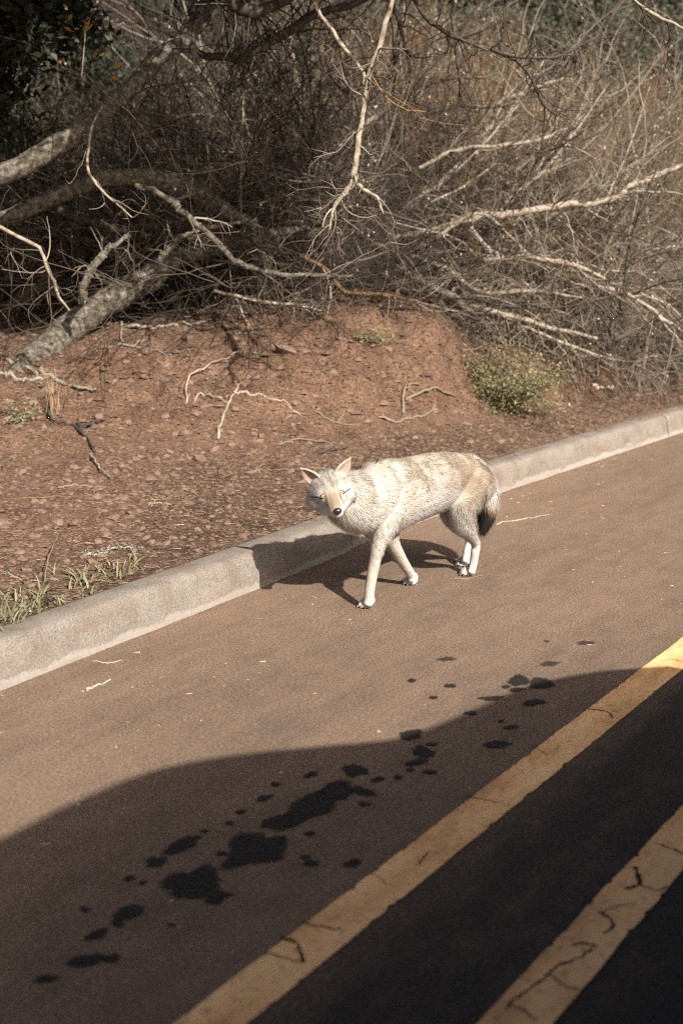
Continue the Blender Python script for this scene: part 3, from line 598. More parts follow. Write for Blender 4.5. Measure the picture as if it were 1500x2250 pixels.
# hanging and arching branches in front
limb('hanging_branch', [(868, -40, 7.4), (830, 105, 7.4), (802, 190, 7.4), (792, 280, 7.4), (780, 370, 7.4), (768, 408, 7.4), (735, 455, 7.4), (722, 520, 7.4)], [11, 12, 13, 13, 13, 13, 9, 5], PB, 'pale branch hanging straight down in front of the thicket', twigs=36, tl=.28, tmat=GT, lichen=140)
limb('hanging_branch', [(690, 10, 7.5), (735, 75, 7.45), (790, 150, 7.42), (803, 188, 7.4)], [9, 9, 9, 8], PB, 'oblique branch joining the hanging pale branch', twigs=8, tl=.3, tmat=DT)
limb('hanging_branch', [(775, 400, 7.4), (800, 418, 7.4), (830, 438, 7.4), (842, 470, 7.4)], [9, 9, 7, 4], PB, 'crooked fork at the end of the hanging pale branch', twigs=10, tl=.2, tmat=GT)
limb('yellow_twigs', [(815, 165, 7.3), (850, 215, 7.3), (890, 240, 7.3), (935, 245, 7.3)], [4, 4, 4, 3], RT, 'fine orange twigs spreading beside the hanging branch', twigs=14, tl=.3, tmat=RT, grav=.08)
limb('arching_branch', [(885, -30, 7.8), (945, 50, 7.8), (1030, 95, 7.8), (1110, 120, 7.8), (1165, 125, 7.8), (1230, 122, 7.85), (1320, 75, 7.9)], [9, 9, 9, 9, 8, 7, 4], DB, 'thin grey branch arching across the top of the willow scrub', twigs=26, tl=.35, tmat=DT)
limb('arching_branch', [(1085, 105, 7.8), (1130, 130, 7.8), (1170, 180, 7.8), (1195, 232, 7.85), (1240, 260, 7.9)], [8, 8, 7, 6, 3], DB, 'dark twig dropping from the thin grey arching branch', twigs=14, tl=.35, tmat=DT)
limb('arching_branch', [(1365, -20, 7.9), (1430, 28, 7.9), (1510, 66, 7.9)], [7, 7, 6], PB, 'grey twig crossing in front of the grey brush hillside', twigs=10, tl=.35, tmat=DT)
limb('arching_branch', [(860, 0, 8.0), (880, 60, 8.0), (900, 150, 8.0), (905, 230, 8.05)], [7, 7, 6, 3], DB, 'dark twig hanging to the right of the pale branch', twigs=16, tl=.35, tmat=DT, grav=.08)
limb('arching_branch', [(990, 30, 8.0), (1000, 110, 8.0), (1008, 200, 8.0), (1000, 300, 8.05)], [6, 6, 5, 3], DB, 'long dark twig dangling over the willow scrub', twigs=16, tl=.3, tmat=DT, grav=.08)
# pale willow limbs on the right
limb('willow_limb', [(870, 522, 10.2), (940, 505, 10.2), (1020, 490, 10.1), (1065, 474, 10.1), (1140, 465, 10.1), (1240, 450, 10.15), (1335, 442, 10.2), (1382, 412, 10.2), (1430, 392, 10.3), (1530, 350, 10.4)], [10, 14, 18, 17, 16, 15, 13, 13, 12, 8], PB, 'long sunlit pale limb spanning the willow scrub', twigs=46, tl=.5, tmat=GT, up=.15)
limb('willow_limb', [(1030, 500, 10), (1110, 572, 10), (1200, 600, 10), (1262, 622, 10), (1370, 645, 10), (1440, 690, 10), (1490, 725, 10)], [10, 12, 11, 10, 9, 9, 7], PB, 'pale limb sloping down to the right grass clumps', twigs=40, tl=.5, tmat=GT)
limb('willow_limb', [(1035, 672, 9.8), (1100, 690, 9.8), (1200, 716, 9.9), (1310, 742, 10)], [13, 12, 11, 7], PB, 'low pale limb lying just above the soil', twigs=18, tl=.4, tmat=GT)
limb('willow_limb', [(1090, 690, 9.9), (1160, 722, 9.9), (1250, 760, 9.9), (1350, 792, 10)], [7, 7, 6, 4], PB, 'thin pale stem forking below the low limb', twigs=12, tl=.3, tmat=GT)
limb('willow_limb', [(880, 590, 9.7), (940, 630, 9.7), (990, 655, 9.7), (1040, 690, 9.7)], [14, 18, 18, 10], LB, 'broken lichen limb ending above the mound', twigs=10, tl=.3, tmat=GT, lichen=250)
limb('willow_limb', [(600, 460, 10.6), (650, 405, 10.6), (705, 350, 10.6), (780, 292, 10.7), (860, 225, 10.8)], [20, 24, 24, 20, 14], PB, 'blurred pale limb rising behind the hanging branch', twigs=24, tl=.5, tmat=GT)
limb('willow_limb', [(1000, 230, 11), (1080, 232, 11), (1150, 205, 11), (1240, 170, 11)], [8, 9, 9, 6], PB, 'short pale limb high in the willow scrub', twigs=20, tl=.5, tmat=GT)
limb('willow_limb', [(920, 370, 10.4), (1000, 330, 10.4), (1100, 320, 10.4), (1210, 300, 10.5), (1300, 240, 10.6)], [8, 10, 9, 8, 5], PB, 'slender pale limb above the long sunlit limb', twigs=36, tl=.5, tmat=GT, up=.1)
limb('willow_limb', [(1060, 570, 9.9), (1160, 565, 9.9), (1260, 580, 9.9), (1330, 615, 9.9)], [9, 12, 11, 6], PB, 'pale limb bowed over the low tangle', twigs=34, tl=.45, tmat=GT)
limb('willow_limb', [(900, 560, 9.9), (980, 590, 9.9), (1060, 640, 9.9), (1180, 640, 9.95), (1280, 655, 10)], [10, 10, 10, 9, 5], PB, 'pale limb through the middle of the low tangle', twigs=34, tl=.45, tmat=GT)
limb('dark_sapling', [(1340, 738, 9.9), (1362, 680, 9.9), (1372, 620, 9.9), (1385, 540, 9.9), (1405, 460, 9.95), (1440, 380, 10)], [12, 12, 9, 8, 6, 4], DB, 'dark slender stem rising in front of the pale willow limbs', twigs=14, tl=.4, tmat=DT, up=.3)
limb('brown_branch', [(660, 560, 9.2), (720, 600, 9.2), (760, 640, 9.2), (860, 650, 9.2), (915, 662, 9.25)], [9, 9, 9, 10, 6], M['redtwig'], 'reddish bare branch lying on top of the mound', twigs=24, tl=.4, tmat=GT)
limb('brown_branch', [(470, 640, 9.1), (560, 660, 9.1), (650, 672, 9.15), (760, 690, 9.2)], [7, 7, 7, 4], PB, 'thin branch trailing along the shaded thicket edge', twigs=40, tl=.4, tmat=GT)

ANCHOR = [(0, 'by the lower end of the upper pale limb'), (150, 'above the foot of the leaning trunk'), (300, 'behind the middle of the leaning trunk'), (430, 'behind the crest of the arched limb'), (580, 'behind the low end of the arched limb'), (730, 'left of the hanging branch'),
          (870, 'behind the hanging branch'), (1000, 'above the soil mound'), (1120, 'above the green bush'), (1240, 'behind the broken low limb'), (1360, 'behind the dark sapling'), (1470, 'behind the grass clumps'), (9999, 'beyond the grass clumps')]
# fans of pale arching stems that give the scrub its grain
stems_ = []
for k in range(26):
    x0 = random.uniform(860, 1330); y0 = random.uniform(470, 700); d0 = random.uniform(9.9, 11.2) + max(0, x0 - 1150) * .004
    lx = random.uniform(150, 330); sag = random.uniform(-40, 90); stems_.append([(x0, y0, d0), (x0 + lx * .35, y0 - random.uniform(20, 60), d0 - .05), (x0 + lx * .7, y0 - random.uniform(-10, 40) + sag * .4, d0 - .1), (x0 + lx, y0 + sag, d0 - .1)])
for k in range(24):
    x0 = random.uniform(760, 1350); y0 = random.uniform(380, 560); d0 = random.uniform(10.4, 12.4)
    lx = random.uniform(90, 260); ly = random.uniform(140, 300); stems_.append([(x0, y0, d0), (x0 + lx * .35, y0 - ly * .25, d0), (x0 + lx * .7, y0 - ly * .62, d0 + .05), (x0 + lx, y0 - ly, d0 + .1)])
for k in range(12):
    x0 = random.uniform(380, 800); y0 = random.uniform(420, 640); d0 = random.uniform(9.6, 11)
    lx = random.uniform(-160, 220); ly = random.uniform(100, 300); stems_.append([(x0, y0, d0), (x0 + lx * .35, y0 - ly * .3, d0), (x0 + lx * .7, y0 - ly * .65, d0), (x0 + lx, y0 - ly, d0)])
for k, pts in enumerate(stems_):
    if k < 26: lab, gr = 'pale willow stem bowing sideways', 'bowing pale willow stems'
    elif k < 50: lab, gr = 'pale willow stem rising slantwise', 'slanting pale willow stems'
    else: lab, gr = 'slender bare stem rising in shade', 'bare stems among the shaded limbs'
    lab += ' ' + next(t for x, t in ANCHOR if pts[0][0] < x); w0 = random.uniform(5, 9); limb('willow_branch', pts, [w0, w0 * .9, w0 * .7, w0 * .4], PB if k % 3 else GT, lab, twigs=14, tl=.45, tmat=GT if k % 4 else RT, up=.12, sides=6, group=gr, cat='branch')

# ------------------------------------------------------------------ thicket: shrubs (each one thing; the kinds are built once and copied)
def shrub(name, stems, L, spread, mats, upright, droop, n2, n3, n4, catk=0, seed=0):
    r = np.random.default_rng(seed); root = empty(name)
    a = r.uniform(0, 6.28, stems); d = np.stack([np.cos(a) * spread, np.sin(a) * spread, np.full(stems, upright)], -1) + r.normal(0, .15, (stems, 3))
    P0 = np.stack([np.cos(a), np.sin(a), 0 * a - .05], -1) * [.14, .14, 1] * r.random((stems, 1)) ** .5
    P0[:, 2] = -.08
    P = wander(P0, d, L * r.uniform(.6, 1.1, stems), 12, .10, droop, r); R0 = L * .0062 * r.uniform(.6, 1.3, stems)
    mb = MB(); mb.add(*tubes(P, R0[:, None] * np.linspace(1, .3, 12)[None], 6)); mb.build('stem', mats[0], root)
    def level(P, R, n, Lm, seg, curl, dr, wid, tilt, sides, i0):
        i = r.integers(0, len(P), n); j = r.integers(i0, P.shape[1], n)
        d = unit(P[i, j] - P[i, j - 1]) + r.normal(0, tilt, (n, 3)) + [0, 0, upright * .22]
        Q = wander(P[i, j], d, Lm * r.uniform(.35, 1.15, n), seg, curl, dr, r)
        return Q, wid * r.uniform(.6, 1.3, n)
    mb = MB()
    P2, R2 = level(P, R0, n2, L * .55, 9, .12, droop, .0062, .5, 4, 3); mb.add(*tubes(P2, R2[:, None] * np.linspace(1, .35, 9)[None], 4))
    P3, R3 = level(P2, R2, n3, L * .3, 7, .13, droop * .6, .0034, .5, 3, 2); mb.add(*tubes(P3, R3[:, None] * np.linspace(1, .4, 7)[None], 3))
    mb.build('branches', mats[1], root)['kind'] = 'stuff'
    mb = MB(); P4, R4 = level(P3, R3, n4, L * .17, 5, .14, 0, .0021, .5, 3, 1); mb.add(*tubes(P4, R4[:, None] * np.linspace(1, .5, 5)[None], 3)); mb.build('twigs', mats[2], root)['kind'] = 'stuff'
    if catk:
        i = r.integers(0, len(P4), catk); j = r.integers(1, 5, catk); dd = unit(r.normal(0, .6, (catk, 3)) + [0, 0, 1]); C = P4[i, j][:, None] + dd[:, None] * (np.array([0, .35, .7, 1]) * .021)[None, :, None]
        mb = MB(); mb.add(*tubes(C, np.array([[.0014, .0056, .0048, .001]]) * np.ones((catk, 1)), 4)); mb.build('catkins', M['catkin'], root)['kind'] = 'stuff'
    return root
kinds = {
    'pale': [shrub('willow_shrub', 9, 2.3, .85, (PB, GT, GT), .75, .045, 60, 330, 800, 160, s) for s in (1, 2, 3)],
    'orange': [shrub('willow_shrub', 14, 2.5, .30, (GT, RT, RT), 1.2, -.01, 80, 420, 900, 420, s) for s in (4, 5)],
    'dark': [shrub('thicket_shrub', 9, 2.2, .75, (DB, DT, DT), .8, .04, 60, 320, 800, 0, s) for s in (6, 7, 8)],
    'low': [shrub('willow_shrub', 9, 1.5, 1.2, (PB, GT, GT), .38, .06, 60, 300, 700, 60, s) for s in (9, 10)]}
used = set()
info = {'pale': ('sprawling grey willow shrub', 'shrub', 'grey arching willow shrubs'), 'orange': ('upright orange catkin willow', 'shrub', 'orange catkin willow shrubs'),
        'dark': ('dark leafless shrub', 'shrub', 'shaded leafless shrubs'), 'low': ('low grey willow tangle', 'shrub', 'low willow tangles')}
def place(kind, px, d, sc=1., rz=None, tilt=0.):
    k = random.randrange(len(kinds[kind])); o = kinds[kind][k]
    if (kind, k) in used: o = copy_tree(o)
    used.add((kind, k)); u = (px - 750) / 3150 * d
    o.location = (u, d, float(zsoil(u, d)) - .03); o.rotation_euler = (tilt, 0, random.uniform(0, 6.28) if rz is None else rz); s = sc * random.uniform(.9, 1.1); o.scale = (s, s, s)
    side = next(t for x, t in ANCHOR if px < x)
    row = 'front row' if d < 10.7 else 'second row' if d < 11.9 else 'third row' if d < 13.1 else 'fourth row' if d < 14.2 else 'rear row'
    tag(o, info[kind][0] + ' ' + side + ', ' + row, *info[kind][1:])
for px, d in [(930, 11.0), (1060, 11.4), (1180, 11.3), (1300, 12.2), (1420, 12.6), (1540, 13.2), (1120, 12.6), (1000, 12.4), (1250, 13.6), (820, 11.4), (1390, 14.0), (1680, 14.0)]: place('pale', px, d)
for px, d in [(1000, 10.6), (1090, 11.0), (1190, 11.5), (1290, 12.3), (1390, 13.0), (1500, 13.8), (900, 10.4), (1050, 11.4), (1330, 13.2), (1150, 11.2), (1120, 11.9)]: place('low', px, d, .8)
for px, d in [(900, 13.0), (1000, 13.6), (1100, 14.0), (1200, 14.3), (1300, 14.6), (1400, 13.4), (1480, 14.8), (1560, 14.0), (1250, 12.9), (780, 13.2), (1350, 15.2), (1050, 15.0), (1150, 13.2), (1450, 14.0), (860, 14.4), (960, 14.8), (700, 14.0), (1650, 15)]: place('orange', px, d, .70)
for px, d in [(-80, 10.2), (60, 10.4), (180, 10.2), (300, 10.6), (420, 10.4), (520, 10.6), (620, 10.6), (720, 10.9), (120, 11.6), (350, 11.8), (560, 11.8), (240, 12.6), (460, 12.8), (680, 12.4), (20, 12.8), (800, 11.8), (-150, 12), (620, 13.6), (380, 14), (860, 12.2)]: place('dark', px, d, 1.0)
for px, d in [(330, 9.9), (450, 9.8), (560, 9.8), (660, 9.8), (760, 9.9)]: place('dark', px, d, .55)
for px, d in [(400, 12.8), (560, 13.0), (660, 13.4), (760, 12.6), (480, 13.8)]: place('pale', px, d, 1.1)

# grey-green brush on the slope behind and dark evergreens
def brush_proto(name, N, rad, leaf, mat, seed, K=70):
    r = np.random.default_rng(seed); root = empty(name)
    d = unit(r.normal(0, 1, (K, 3)) + [0, 0, .5]); d[:, 2] = np.abs(d[:, 2]); P = wander(np.zeros((K, 3)), d, rad * r.uniform(.6, 1.15, K), 7, .14, -.02, r)
    mb = MB(); mb.add(*tubes(P, np.linspace(.018, .004, 7)[None] * rad * np.ones((K, 1)), 4)); mb.build('stem', DB, root)
    k = r.integers(0, K, N); t = r.integers(3, 7, N); Q = P[k, t] + r.normal(0, 1, (N, 3)) * rad * .085
    mb = MB(); mb.add(*leaf_cloud(Q, leaf, 1.7)); mb.build('foliage', mat, root, smooth=False)['kind'] = 'stuff'; return root
bp = [brush_proto('hillside_bush', 9000, 1.2, .022, M['leaf_grey'], s) for s in (21, 22)]
k = 0
for px, d, s in [(1130, 17.5, 1), (1230, 17.0, 1.1), (1330, 17.4, 1.1), (1430, 16.8, 1.1), (1520, 17.3, 1.2), (1180, 19, 1.2), (1290, 19.2, 1.2), (1390, 19, 1.2), (1490, 19.4, 1.3), (1040, 18, 1), (940, 17.6, 1), (1240, 21.5, 1.4), (1400, 21.8, 1.4), (1100, 21.5, 1.4), (1560, 22, 1.5), (840, 18, 1), (700, 18, 1.1), (950, 21, 1.4), (800, 21.5, 1.4), (1640, 18, 1.2), (1320, 24.5, 1.6), (1150, 25, 1.6), (1480, 25, 1.6), (950, 25, 1.6), (740, 25, 1.7)]:
    o = bp[k % 2] if k < 2 else copy_tree(bp[k % 2]); k += 1; u = (px - 750) / 3150 * d
    o.location = (u, d, float(zsoil(u, d)) - .1); o.scale = (s, s, s * .85); o.rotation_euler = (0, 0, random.uniform(0, 6.28))
    tag(o, 'rounded grey green brush ' + next(t for x, t in ANCHOR if px < x) + (', lower slope' if d < 18.3 else ', middle slope' if d < 20.5 else ', upper slope'), 'bush', 'grey green bushes on the slope')

def evergreen(name, base, crown, nleaf, leaf, label, trunk_pts, r0, mat):
    """crown: list of (centre, radii, weight)"""
    root = empty(name, base); inv = Matrix.Translation(-Vector(base)); P = catmull(trunk_pts, 5 * len(trunk_pts)); n = len(P)
    mb = MB(); mb.add(*tubes(P[None], np.linspace(r0, r0 * .35, n)[None], 10)); o = mb.build('trunk', DB, root); o.matrix_parent_inverse = inv
    mb = MB(); lf = []
    for c, rad, wgt in crown:
        c = np.array(c, float); rad = np.array(rad, float); k = int(np.argmin(np.linalg.norm(P - c, axis=1))); k = max(k, 3)
        Pl = catmull([P[k], (P[k] + c) / 2 + [0, 0, .2], c], 9); mb.add(*tubes(Pl[None], np.linspace(.05, .02, 9)[None], 6))
        K = int(34 * wgt); d = unit(rng.normal(0, 1, (K, 3))); B = wander(np.repeat(c[None], K, 0), d, np.full(K, 1.0), 6, .12, .02); B = c + (B - c) * rad * rng.uniform(.6, 1.1, (K, 1, 1))
        mb.add(*tubes(B, np.linspace(.008, .003, 6)[None] * np.ones((K, 1)), 3))
        N = int(nleaf * wgt); i = rng.integers(0, K, N); j = rng.integers(2, 6, N); lf.append(B[i, j] + rng.normal(0, .06, (N, 3)))
    o = mb.build('limbs', DB, root); o.matrix_parent_inverse = inv; o['kind'] = 'stuff'
    mb = MB(); mb.add(*leaf_cloud(np.concatenate(lf), leaf, 2.2)); o = mb.build('crown', mat, root, smooth=False); o.matrix_parent_inverse = inv
    return tag(root, label, 'tree')
b = (-3.1, 10.6, float(zsoil(-3.1, 10.6)) - .1)
CAN = [((x + random.uniform(-.15, .15), y + random.uniform(-.15, .15), 3.35 + .12 * (y - 6) + random.uniform(-.1, .15)), (.75, .65, .32), 1.0) for y in (6.75, 7.5, 8.3, 9.1) for x in np.arange(-2.9, 1.1 + .1 * (y - 6), .85)]
evergreen('evergreen_tree', b, CAN + [((-2.6, 9.4, 2.7), (.7, .6, .6), 1.2), ((-2.3, 9.2, 2.2), (.5, .45, .4), .9), ((-2.9, 8.4, 2.9), (.8, .7, .6), 1), ((-2.0, 8.9, 2.65), (.6, .45, .35), .9), ((-1.9, 9.5, 2.9), (.5, .45, .4), .8)],
          2600, .036, 'dark evergreen tree spreading over the shaded left thicket', [b, (-3.0, 10.4, 1.8), (-2.7, 10.0, 2.8), (-2.2, 9.6, 3.6), (-1.6, 9.2, 4.2)], .16, M['leaf_dark'])
for bx, by, lab in [(-2.6, 13.2, 'dark evergreen shrub filling the gap behind the lichen limbs'), (-1.0, 14.6, 'dark evergreen tree standing deep behind the shaded shrubs'), (-3.4, 15.6, 'tall dark evergreen behind the left edge of the thicket'), (3.1, 22.5, 'dark evergreen among the grey brush on the slope')]:
    z0 = float(zsoil(bx, by)) - .1
    evergreen('evergreen_tree', (bx, by, z0), [((bx + random.uniform(-.7, .7), by - random.uniform(0, .7), z0 + h), (1.0, .9, .55), 1.0) for h in (.7, 1.3, 1.9, 2.5, 3.1)], 2600, .034, lab, [(bx, by, z0), (bx, by, z0 + 1.8), (bx + .1, by, z0 + 3.4)], .11, M['leaf_dark'])
# a few orange leaves on a twig at the upper left
r_ = empty('orange_leaf_twig'); P = catmull([D(180, 170, 7.6), D(185, 110, 7.6), D(190, 50, 7.6)], 10); r_.location = P[0]; inv = Matrix.Translation(-Vector(P[0]))
mb = MB(); mb.add(*tubes(P[None], np.full((1, 10), .004), 5)); o = mb.build('stem', GT, r_); o.matrix_parent_inverse = inv
for (x0, y0, x1, y1) in [(185, 75, 200, 38), (160, 70, 140, 58), (205, 130, 213, 110), (218, 122, 236, 118), (128, 134, 138, 138), (248, 152, 274, 136), (150, 45, 160, 30), (245, 168, 262, 176), (190, 62, 188, 45), (140, 10, 150, 22)]:
    a_ = D(x0, y0, 7.6); b_ = D(x1, y1, 7.55); m_ = (a_ + b_) / 2; sd = unit(np.cross(b_ - a_, [.3, 1, .2])) * .011
    o = mesh('leaf', [a_, m_ + sd + [0, .006, 0], b_, m_ - sd - [0, .006, 0]], [[(0, 1, 2), (0, 2, 3)]], M['leaf_orange'], r_); o.matrix_parent_inverse = inv
tag(r_, 'twig with a few orange leaves in front of the dark evergreen', 'twig')

# ------------------------------------------------------------------ the photographer's car (beside the camera, out of frame; casts the large shadow)
M['carpaint'] = pmat('car_paint', [(.3, (.10, .105, .11)), (.7, (.12, .125, .13))], 3, rough=.3, bmp=0, spec=.5)
M['carglass'] = pmat('tinted_glass', [(.3, (.01, .01, .012)), (.7, (.014, .014, .016))], 3, rough=.08, bmp=0, spec=.5)
M['rubber'] = pmat('rubber', [(.3, (.015, .015, .015)), (.7, (.025, .025, .025))], 40, rough=.9)
M['steel'] = pmat('wheel_steel', [(.3, (.3, .3, .31)), (.7, (.4, .4, .41))], 20, rough=.35, bmp=0)
M['lampglass'] = pmat('lamp_glass', [(.3, (.5, .5, .5)), (.7, (.6, .6, .6))], 20, rough=.1, bmp=0)
car = empty('parked_car'); car.rotation_euler = (0, 0, -TH)
profl = [(-2.75, .42), (-2.78, .95), (-2.7, 1.2), (-2.5, 1.85), (-2.3, 1.97), (-1.0, 2.02), (.6, 2.035), (.92, 2.03), (1.15, 2.03), (1.45, 2.0), (1.74, 1.90), (2.03, 1.76), (2.24, 1.655), (2.38, 1.615), (2.58, 1.585), (2.8, 1.56), (3.0, 1.535), (3.18, 1.485), (3.39, 1.405), (3.62, 1.28), (3.74, 1.05), (3.76, .5), (3.6, .36), (-2.6, .36)]
profl = profl[:5] + [tuple(x) for x in catmull(profl[5:20], 60)] + profl[20:]
X0, X1 = .10, 2.0; npf = len(profl); vs = []
ctr = np.array([.5, .95])
for x, k in ((X0 + .0, 1.0), (X0, 1.0), (X1, 1.0)):
    vs += [(x, a, z) for a, z in profl]
vs = vs[npf:]
fq = [(i, (i + 1) % npf, npf + (i + 1) % npf, npf + i) for i in range(npf)]
body = mesh('body', vs, [fq, [list(range(npf))[::-1]], [[npf + i for i in range(npf)]]], M['carpaint'], car)
bv = body.modifiers.new('bevel', 'BEVEL'); bv.width = .025; bv.segments = 2; bv.limit_method = 'ANGLE'
def panel(name, pts, x, mat, parent=car, th=.01):
    n = len(pts); s = -1 if x < 1 else 1
    v = [(x, a, z) for a, z in pts] + [(x + s * th, a, z) for a, z in pts]
    return mesh(name, v, [[(i, (i + 1) % n, n + (i + 1) % n, n + i) for i in range(n)], [list(range(n))], [[n + i for i in range(n)][::-1]]], mat, parent)
for x in (X0, X1):
    panel('window', [(-2.3, 1.3), (-1.3, 1.3), (-1.3, 1.88), (-2.2, 1.86)], x, M['carglass'])
    panel('window', [(-1.2, 1.28), (.0 - .15, 1.28), (-.15, 1.9), (-1.2, 1.9)], x, M['carglass'])
    panel('window', [(.15, 1.28), (1.75, 1.28), (1.45, 1.82), (1.2, 1.9), (.15, 1.9)], x, M['carglass'])
    panel('door_seam', [(.0, .5), (.012, .5), (.012, 1.95), (.0, 1.95)], x, M['rubber'], th=.003)
    panel('door_handle', [(-.25, 1.12), (-.07, 1.12), (-.07, 1.15), (-.25, 1.15)], x, M['steel'], th=.03)
    for y in (-1.75, 2.6):
        n = 28; ph = np.arange(n) * 2 * math.pi / n; s = -1 if x < 1 else 1
        wh = empty('wheel', (x - s * .0, y, .37)); wh.parent = car
        prof_w = [(-.2, .30), (-.2, .36), (-.17, .372), (-.02, .372), (.012, .36), (.012, .27), (-.02, .25)]
        V = np.array([(s * a_, r_ * math.cos(p_), r_ * math.sin(p_)) for a_, r_ in prof_w for p_ in ph]); m_ = len(prof_w)
        q = [(i * n + j, i * n + (j + 1) % n, ((i + 1) % m_) * n + (j + 1) % n, ((i + 1) % m_) * n + j) for i in range(m_) for j in range(n)]
        mesh('tyre', V, [q], M['rubber'], wh, smooth=True)
        V = [(s * .0, 0, 0)] + [(s * (-.01 if j % 2 else .008), .27 * math.cos(p_), .27 * math.sin(p_)) for j, p_ in enumerate(ph)]
        mesh('rim', V, [[(0, 1 + j, 1 + (j + 1) % n) for j in range(n)]], M['steel'], wh)
    mesh('headlight', [(x + (.05 if x < 1 else -.05), 3.77, .85), (x + (.35 if x < 1 else -.35), 3.78, .85), (x + (.35 if x < 1 else -.35), 3.765, 1.05), (x + (.05 if x < 1 else -.05), 3.755, 1.05)], [[(0, 1, 2, 3)]], M['lampglass'], car)
tag(car, 'grey high roofed car standing beside the yellow road stripes', 'car')

# ------------------------------------------------------------------ the coyote
HC = np.array([.53, 5.95]); FW = np.array([-.64, -.77]); FW /= np.linalg.norm(FW); LF = np.array([-FW[1], FW[0]])
FW3 = np.r_[FW, 0]; LF3 = np.r_[LF, 0]; UP = np.array([0, 0, 1.])
def z_at(xy, py):
    k = (1125 - py) / FPX; return CAMH + xy[1] * (k * CP - SP) / (CP + k * SP)
def J(px, py, lat):
    r = ray(px, py); t = (lat + LF @ HC) / (LF @ r[:2]); return np.array([0, 0, CAMH]) + r * t
SV, SF, GD = MB(), None, []                         # shells; guides: (centre, flow, part, param, updir, half-height)
def loft(C, A, B, sides=20, res=6):
    C, A, B = (catmull(x, res * len(C)) for x in (C, A, B)); n = len(C); ph = np.arange(sides) * 2 * math.pi / sides
    V = C[:, None] + A[:, None] * np.cos(ph)[None, :, None] + B[:, None] * np.sin(ph)[None, :, None]
    i, j = np.meshgrid(np.arange(n - 1), np.arange(sides), indexing='ij'); j2 = (j + 1) % sides
    q = np.stack([i * sides + j, i * sides + j2, (i + 1) * sides + j2, (i + 1) * sides + j], -1).reshape(-1, 4)
    V = np.r_[V.reshape(-1, 3), C[:1], C[-1:]]; a = n * sides; j = np.arange(sides)
    t1 = np.stack([j * 0 + a, (j + 1) % sides, j], -1); t2 = np.stack([j * 0 + a + 1, (n - 1) * sides + j, (n - 1) * sides + (j + 1) % sides], -1)
    SV.add(V, q, np.r_[t1, t2]); return C, A, B
def guide(C, part, flow=None, A=None, extra=None):
    T = unit(np.gradient(C, axis=0)) if flow is None else flow; n = len(C)
    for k in range(n): GD.append((C[k], T[k], part, k / (n - 1), C[k][2] if A is None else 0, np.linalg.norm(A[k]) if A is not None else .03))
def ring_axes(C, ha, hb, upv):
    C = np.asarray(C, float); T = unit(np.gradient(C, axis=0)); B = unit(np.cross(T, upv)); A = np.cross(B, T)
    return A * np.asarray(ha)[:, None], B * np.asarray(hb)[:, None]
# torso
tt = [-.17, -.13, -.06, .02, .12, .22, .32, .42, .52, .60, .66, .69]
top = [1052, 1027, 1003, 993, 990, 990, 995, 1002, 1007, 1018, 1040, 1070]
bot = [1078, 1095, 1112, 1120, 1124, 1129, 1141, 1154, 1171, 1184, 1182, 1158]
hw = [.03, .058, .082, .088, .085, .088, .10, .108, .105, .098, .075, .04]
C, A, B = [], [], []
for t, a_, b_, h_ in zip(tt, top, bot, hw):
    xy = HC + FW * t; zt_, zb_ = z_at(xy, a_) - .006, z_at(xy, b_) + .010
    C.append(np.r_[xy, (zt_ + zb_) / 2]); A.append(UP * (zt_ - zb_) / 2); B.append(LF3 * h_)
C, A, B = loft(C, A, B, 26); guide(C, 0, flow=np.repeat(-FW3[None] + [0, 0, -.18], len(C), 0), A=A)
TC, TA = C, A
# neck
nk = np.array([J(848, 1084, 0), J(818, 1094, 0), D(790, 1102, 5.43), D(763, 1092, 5.385), D(742, 1078, 5.35)])
a_, b_ = ring_axes(nk, [.125, .124, .116, .100, .066], [.095, .095, .094, .088, .064], UP)
C, A, B = loft(nk, a_, b_, 24); guide(C[::-1], 1, A=A[::-1])
# head frame
EY = D(729, 1084, 5.235); Tc = unit(np.array([0, 0, CAMH]) - EY); Rc = unit(np.array([1., 0, 0]) - Tc * Tc[0]); Uc = np.cross(Tc, Rc)
ro = math.radians(11); R1 = Rc * math.cos(ro) + Uc * math.sin(ro); U1 = Uc * math.cos(ro) - Rc * math.sin(ro); ph_ = math.radians(27)
hf = unit(Tc * math.cos(ph_) - U1 * math.sin(ph_) + R1 * .07); hx = -unit(R1 - hf * (R1 @ hf)); hz = np.cross(hx, hf)
def H(x, y, z): return EY + hx * x + hf * y + hz * z
yy = [-.135, -.10, -.07, -.04, -.012, .012, .03, .05, .07, .088, .098, .104]
hc = [-.012, -.004, -.002, -.006, -.014, -.022, -.027, -.030, -.032, -.033, -.032, -.031]
hh = [.035, .056, .063, .064, .057, .048, .041, .036, .033, .030, .023, .012]
hwid = [.045, .066, .074, .074, .060, .045, .036, .031, .028, .025, .019, .010]
C = np.array([H(0, y, c) for y, c in zip(yy, hc)]); HC_, HA_, HB_ = loft(C, np.outer(hh, hz), np.outer(hwid, hx), 24); guide(HC_[::-1], 2, A=HA_[::-1])
loft(np.array([H(0, -.09, -.060), H(0, -.05, -.064), H(0, -.01, -.066), H(0, .03, -.062), H(0, .06, -.056)]), np.outer([.036, .036, .028, .018, .010], hz), np.outer([.070, .070, .054, .034, .018], hx), 18, 5)
